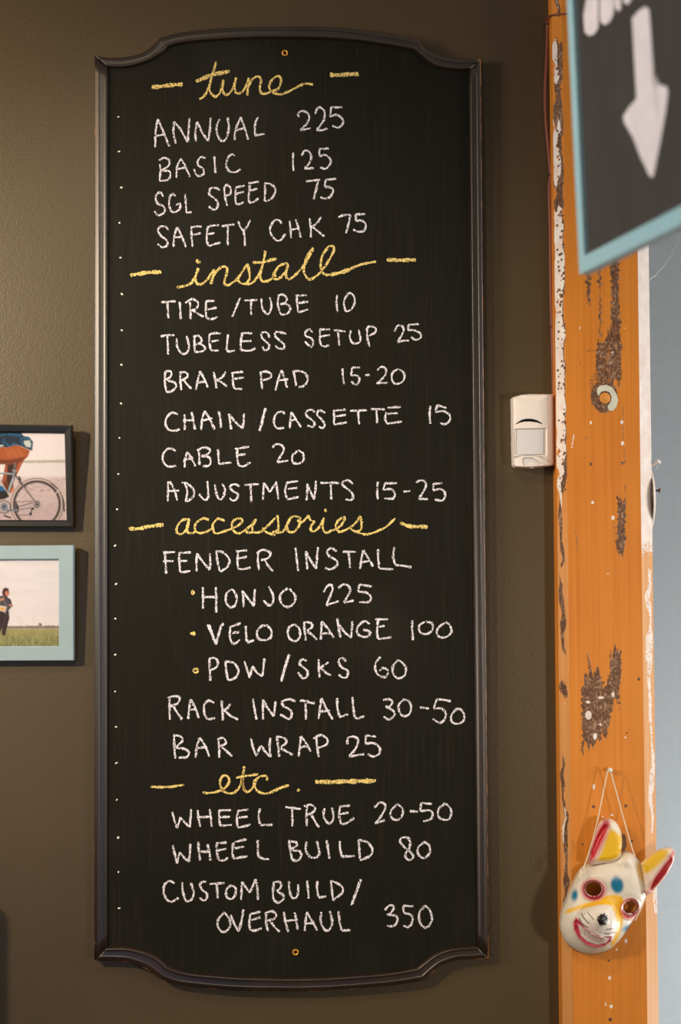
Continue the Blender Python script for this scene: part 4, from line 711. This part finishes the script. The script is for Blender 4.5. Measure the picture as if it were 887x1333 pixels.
nose = sd_ell(p, c6(268, 888), 7.0, 7.6, 10)+(vnoise(p, 1.2, 1.2, 12)-.5)*3.2; pt.put(cover(nose, .5), (28, 24, 22)); pt.line(z6([(285, 840), (280, 870)]), 2, (30, 26, 24), .5)
for q in ([(105, 838), (120, 870), (140, 895), (165, 918)], [(155, 835), (178, 860), (200, 885)], [(85, 875), (105, 910), (130, 935), (155, 950)], [(300, 966), (330, 962), (360, 956)], [(288, 997), (320, 1001), (352, 993)], [(275, 1028), (300, 1025), (320, 1030)]): pt.line(z6(q), 1.15, (30, 26, 28), .35)
me, used = grid_mesh('face', nx, ny, at_photo(p, YF-.008-hgt), (lambda k: (k[:-1, :-1] & k[1:, :-1] & k[:-1, 1:] & k[1:, 1:]).ravel())(keep.reshape(ny, nx)))
# outlines sit where the photograph shows them when measured at the mask's mid depth
colour_attr(me, 'print', np.clip(pt.c, 0, 1)[used])
def thick(me, name, parent, d=.0022):
    o = link(name, me, M_mask, parent, True); m_ = o.modifiers.new('s', 'SOLIDIFY'); m_.thickness = d; m_.offset = 1; 
    return o
def flip_to_camera(me):
    if me.polygons[len(me.polygons)//2].normal.y > 0: me.flip_normals()
flip_to_camera(me); o = link('face', me, M_mask, mask, True); m_ = o.modifiers.new('s', 'SOLIDIFY'); m_.thickness = .0022; m_.offset = -1
# rim wall: skirt that carries the edge of the face back towards the post
def skirt(poly, y0, y1, name, col):
    n = len(poly); vs_ = []
    for x_, y_ in poly: q = P(x_, y_, YF-.009); vs_ += [(q.x, y0, q.z), (q.x, y1, q.z)]
    o = mesh_obj(name, vs_, [(2*i, 2*((i+1) % n), 2*((i+1) % n)+1, 2*i+1) for i in range(n)], M_mask, mask, True)
    colour_attr(o.data, 'print', np.tile(lin(col), (2*n, 1))); return o
skirt(head, YF-.0090, YF-.003, 'rim', (214, 200, 180))
def ear(poly, paintf, ridge, H0, base):
    poly = [tuple(q) for q in catmull(poly+[poly[0]], 4)][:-1]
    xs_ = [q[0] for q in poly]; ys_ = [q[1] for q in poly]; nx, ny = int((max(xs_)-min(xs_)+2)/.5), int((max(ys_)-min(ys_)+2)/.5)
    X, Y = np.meshgrid(np.linspace(min(xs_)-1, max(xs_)+1, nx), np.linspace(min(ys_)-1, max(ys_)+1, ny)); p = np.stack([X.ravel(), Y.ravel()], 1)
    sd = -sd_poly(p, poly); h_ = H0*np.sqrt(np.clip(1-(1-np.clip(sd/9.5, 0, 1))**2, 0, 1)); h_ -= ridge[1]*np.exp(-.5*(d_line(p, ridge[0])/2.6)**2)
    pt = Paint(p, base); paintf(pt); k = (sd > 0).reshape(ny, nx)
    me, used = grid_mesh('ear', nx, ny, at_photo(p, YF-.018-h_), (k[:-1, :-1] & k[1:, :-1] & k[:-1, 1:] & k[1:, 1:]).ravel()); colour_attr(me, 'print', np.clip(pt.c, 0, 1)[used])
    flip_to_camera(me); o = link('ear', me, M_mask, mask, True); m_ = o.modifiers.new('s', 'SOLIDIFY'); m_.thickness = .006; m_.offset = -1; return o
def p1(pt):
    pt.poly(z6([(330, 175), (380, 200), (425, 240), (425, 340), (395, 400), (330, 425), (225, 430), (265, 350), (290, 270)]), (238, 188, 24), 2.2)
    pt.poly(z6([(160, 460), (158, 400), (165, 340), (200, 240), (240, 150), (285, 110), (330, 120), (330, 150), (300, 250), (250, 350), (205, 430)]), (216, 96, 100), 3, .85)
    pt.poly(z6([(178, 420), (182, 350), (215, 250), (258, 160), (300, 125), (310, 160), (280, 240), (235, 330), (200, 400)]), (200, 34, 44), 1.6); pt.line(z6([(275, 180), (240, 260), (205, 340)]), 1.2, (232, 110, 110), 1, .6)
    pt.poly(z6([(270, 100), (325, 95), (320, 150), (275, 150)]), (176, 50, 74), 2, .7)
ear(z6([(160, 462), (158, 400), (162, 340), (185, 265), (215, 180), (245, 120), (285, 95), (330, 92), (375, 118), (405, 165), (420, 215), (426, 280), (420, 340), (412, 400), (350, 440), (260, 450), (200, 460)]), p1, ([c6(290, 165), c6(240, 250), c6(195, 370)], .006), .016, (232, 220, 204))
def p2(pt):
    pt.poly(z6([(575, 450), (640, 390), (720, 335), (790, 345), (770, 400), (700, 470), (640, 515), (590, 530)]), (232, 184, 34), 3)
    pt.poly(z6([(640, 640), (650, 600), (690, 540), (750, 460), (800, 385), (830, 380), (832, 430), (800, 500), (740, 570), (680, 640), (625, 690), (605, 700)]), (206, 60, 62), 2.6)
    pt.poly(z6([(655, 620), (665, 590), (730, 500), (790, 420), (828, 400), (820, 450), (770, 530), (700, 610), (640, 665)]), (160, 24, 32), 1.2)
    pt.ell(c6(825, 372), 3, 5, (200, 74, 90), 10, 2, .7)
ear(z6([(568, 442), (600, 412), (640, 380), (700, 342), (760, 318), (800, 316), (832, 340), (840, 380), (828, 440), (795, 510), (745, 580), (690, 640), (650, 678), (612, 705), (600, 650), (585, 560)]), p2, ([c6(800, 420), c6(730, 520), c6(650, 640)], .004), .014, (234, 212, 192))
# string and pin
def strand(pts, name='string', r=.00085): return tube(name, [P(*q) for q in [tuple(v) for v in catmull(pts, 5)]], r, M_string, mask, 6)
st = empty('mask_string', (0, 0, 0)) if False else None
strand([(792, 1001, -.068), (786, 1030, -.068), (776, 1078, -.07), (767, 1110, -.074), (759.5, 1131, -.080), (756, 1139, -.086), (755, 1147, -.084)]); strand([(794.5, 1002, -.068), (803, 1032, -.068), (815, 1076, -.07), (824.5, 1108, -.074), (827.5, 1114, -.08)])
strand([(841, 1168, -.080), (838, 1176, -.078), (833, 1187, -.076), (827, 1198, -.072)]); strand([(757, 1130, -.082), (754.5, 1141, -.086), (757, 1146, -.086)], r=.0011)
pin = lathe('push_pin', [(.0012, -.004), (.0012, .004), (.0030, .005), (.0036, .008), (.0030, .011), (.0006, .0122)], P(793, 1001.5, YF), (0, -1, 0), M_pin, None, 20); tag(pin, 'small clear push pin holding the string of the mask', 'pin')

# ------------------------------------------------------------------ hanging sign in front of the post
Yc = -.72
BL = P(754.7, 357, Yc); dh = ray(60, 733.5); dh = Vector((dh[0], dh[1], 0)).normalized(); toward = -dh
nrm = Vector((0, 0, 1)).cross(toward).normalized()
if nrm.x > 0: nrm = -nrm
def S(px, py, off=0):
    d = Vector(ray(px, py)); o_ = Vector(CAM); t = (BL + nrm*off - o_).dot(nrm)/d.dot(nrm); return o_+d*t
upv = (S(738.2, 0)-BL); upv.normalize(); print('sign tilt', upv.dot(toward), upv.z)
wS, hS, fw = .62, .50, .0150
sign = empty('arrow_sign', BL, 'hanging black sign with light blue frame and thick white arrow pointing down', 'sign')
bot_dir = (S(887, 292.5)-BL); print('bottom rise', bot_dir.normalized(), toward); bd = bot_dir.normalized()
def SP(a, b, off=0): return BL+bd*a+upv*b+nrm*off
co_ = [SP(0, 0), SP(wS, 0), SP(wS, hS), SP(0, hS)]; ci = [SP(fw*.95, fw), SP(wS-fw, fw), SP(wS-fw, hS-fw), SP(fw*.95, hS-fw)]
for i in range(4):
    j = (i+1) % 4; A_, B_, C_, D_ = co_[i], co_[j], ci[j], ci[i]; T = nrm*-.010
    vs_ = [A_, B_, C_, D_, A_+T, B_+T, C_+T, D_+T]
    o = mesh_obj(['bottom_rail', 'side_rail', 'top_rail', 'side_rail'][i], vs_, [(0, 1, 2, 3), (7, 6, 5, 4), (0, 4, 5, 1), (1, 5, 6, 2), (2, 6, 7, 3), (3, 7, 4, 0)], M_sblue, sign)
    bm = bmesh.new(); bm.from_mesh(o.data); bmesh.ops.recalc_face_normals(bm, faces=bm.faces); bm.to_mesh(o.data); bm.free()
T = nrm*-.004; T2 = nrm*-.008; vs_ = [c_+T for c_ in ci]+[c_+T2 for c_ in ci]
mesh_obj('writing_panel', vs_, [(0, 1, 2, 3), (7, 6, 5, 4)], M_spanel, sign)
def on_sign(name, polys, smooth_=True):
    bm = bmesh.new()
    for q in polys:
        f = bm.faces.new([bm.verts.new(S(x_, y_, -.0036)) for x_, y_ in q])
    bmesh.ops.triangulate(bm, faces=bm.faces); return bm_obj(name, bm, M_solid_white, sign)
z = lambda pts: [(640+x/3.591, y/3.591) for x, y in pts]
on_sign('chalk_arrow', [z([(658, 85), (690, 50), (720, 30), (738, 45), (742, 120), (748, 250), (754, 330), (756, 405), (790, 398), (820, 405), (826, 430), (815, 520), (790, 660), (765, 790), (755, 830), (738, 820), (700, 740), (660, 640), (622, 575), (616, 545), (640, 505), (678, 462), (672, 350), (664, 200)])])['label'] = 'thick white arrow pointing down'
on_sign('chalk_letters', [z([(430, 65), (445, 50), (458, 60), (452, -60), (500, -80), (500, 130), (480, 160), (455, 168), (436, 150)]), z([(506, -80), (570, -100), (572, 60), (556, 100), (530, 118), (508, 100)]), z([(574, -90), (604, -100), (606, 40), (594, 56), (576, 30)]), z([(612, -100), (648, -110), (652, 5), (638, 22), (618, 10)])])['label'] = 'lower ends of thick white letters'
for a in (.08, wS-.08):
    q = SP(a, hS-.004, -.005); tube('hanging_chain', [q, Vector((q.x, q.y, 2.749))], .0015, M_staple, sign, 6)

# ------------------------------------------------------------------ unseen blocks added past the left edge to cast a shadow on the wall
st = empty('shadow_caster', (-.75, -.15, 0), 'unseen dark stepped blocks added to cast a shadow on the wall', 'shadow caster')
box('base', (-.90, -.22, .0), (-.530, -.10, .935), M_caster, st, .003)
box('upper_block', (-.90, -.20, .9355), (-.543, -.10, 1.10), M_caster, st, .003)
box('top_block', (-.90, -.19, 1.1005), (-.555, -.10, 1.116), M_caster, st, .003)
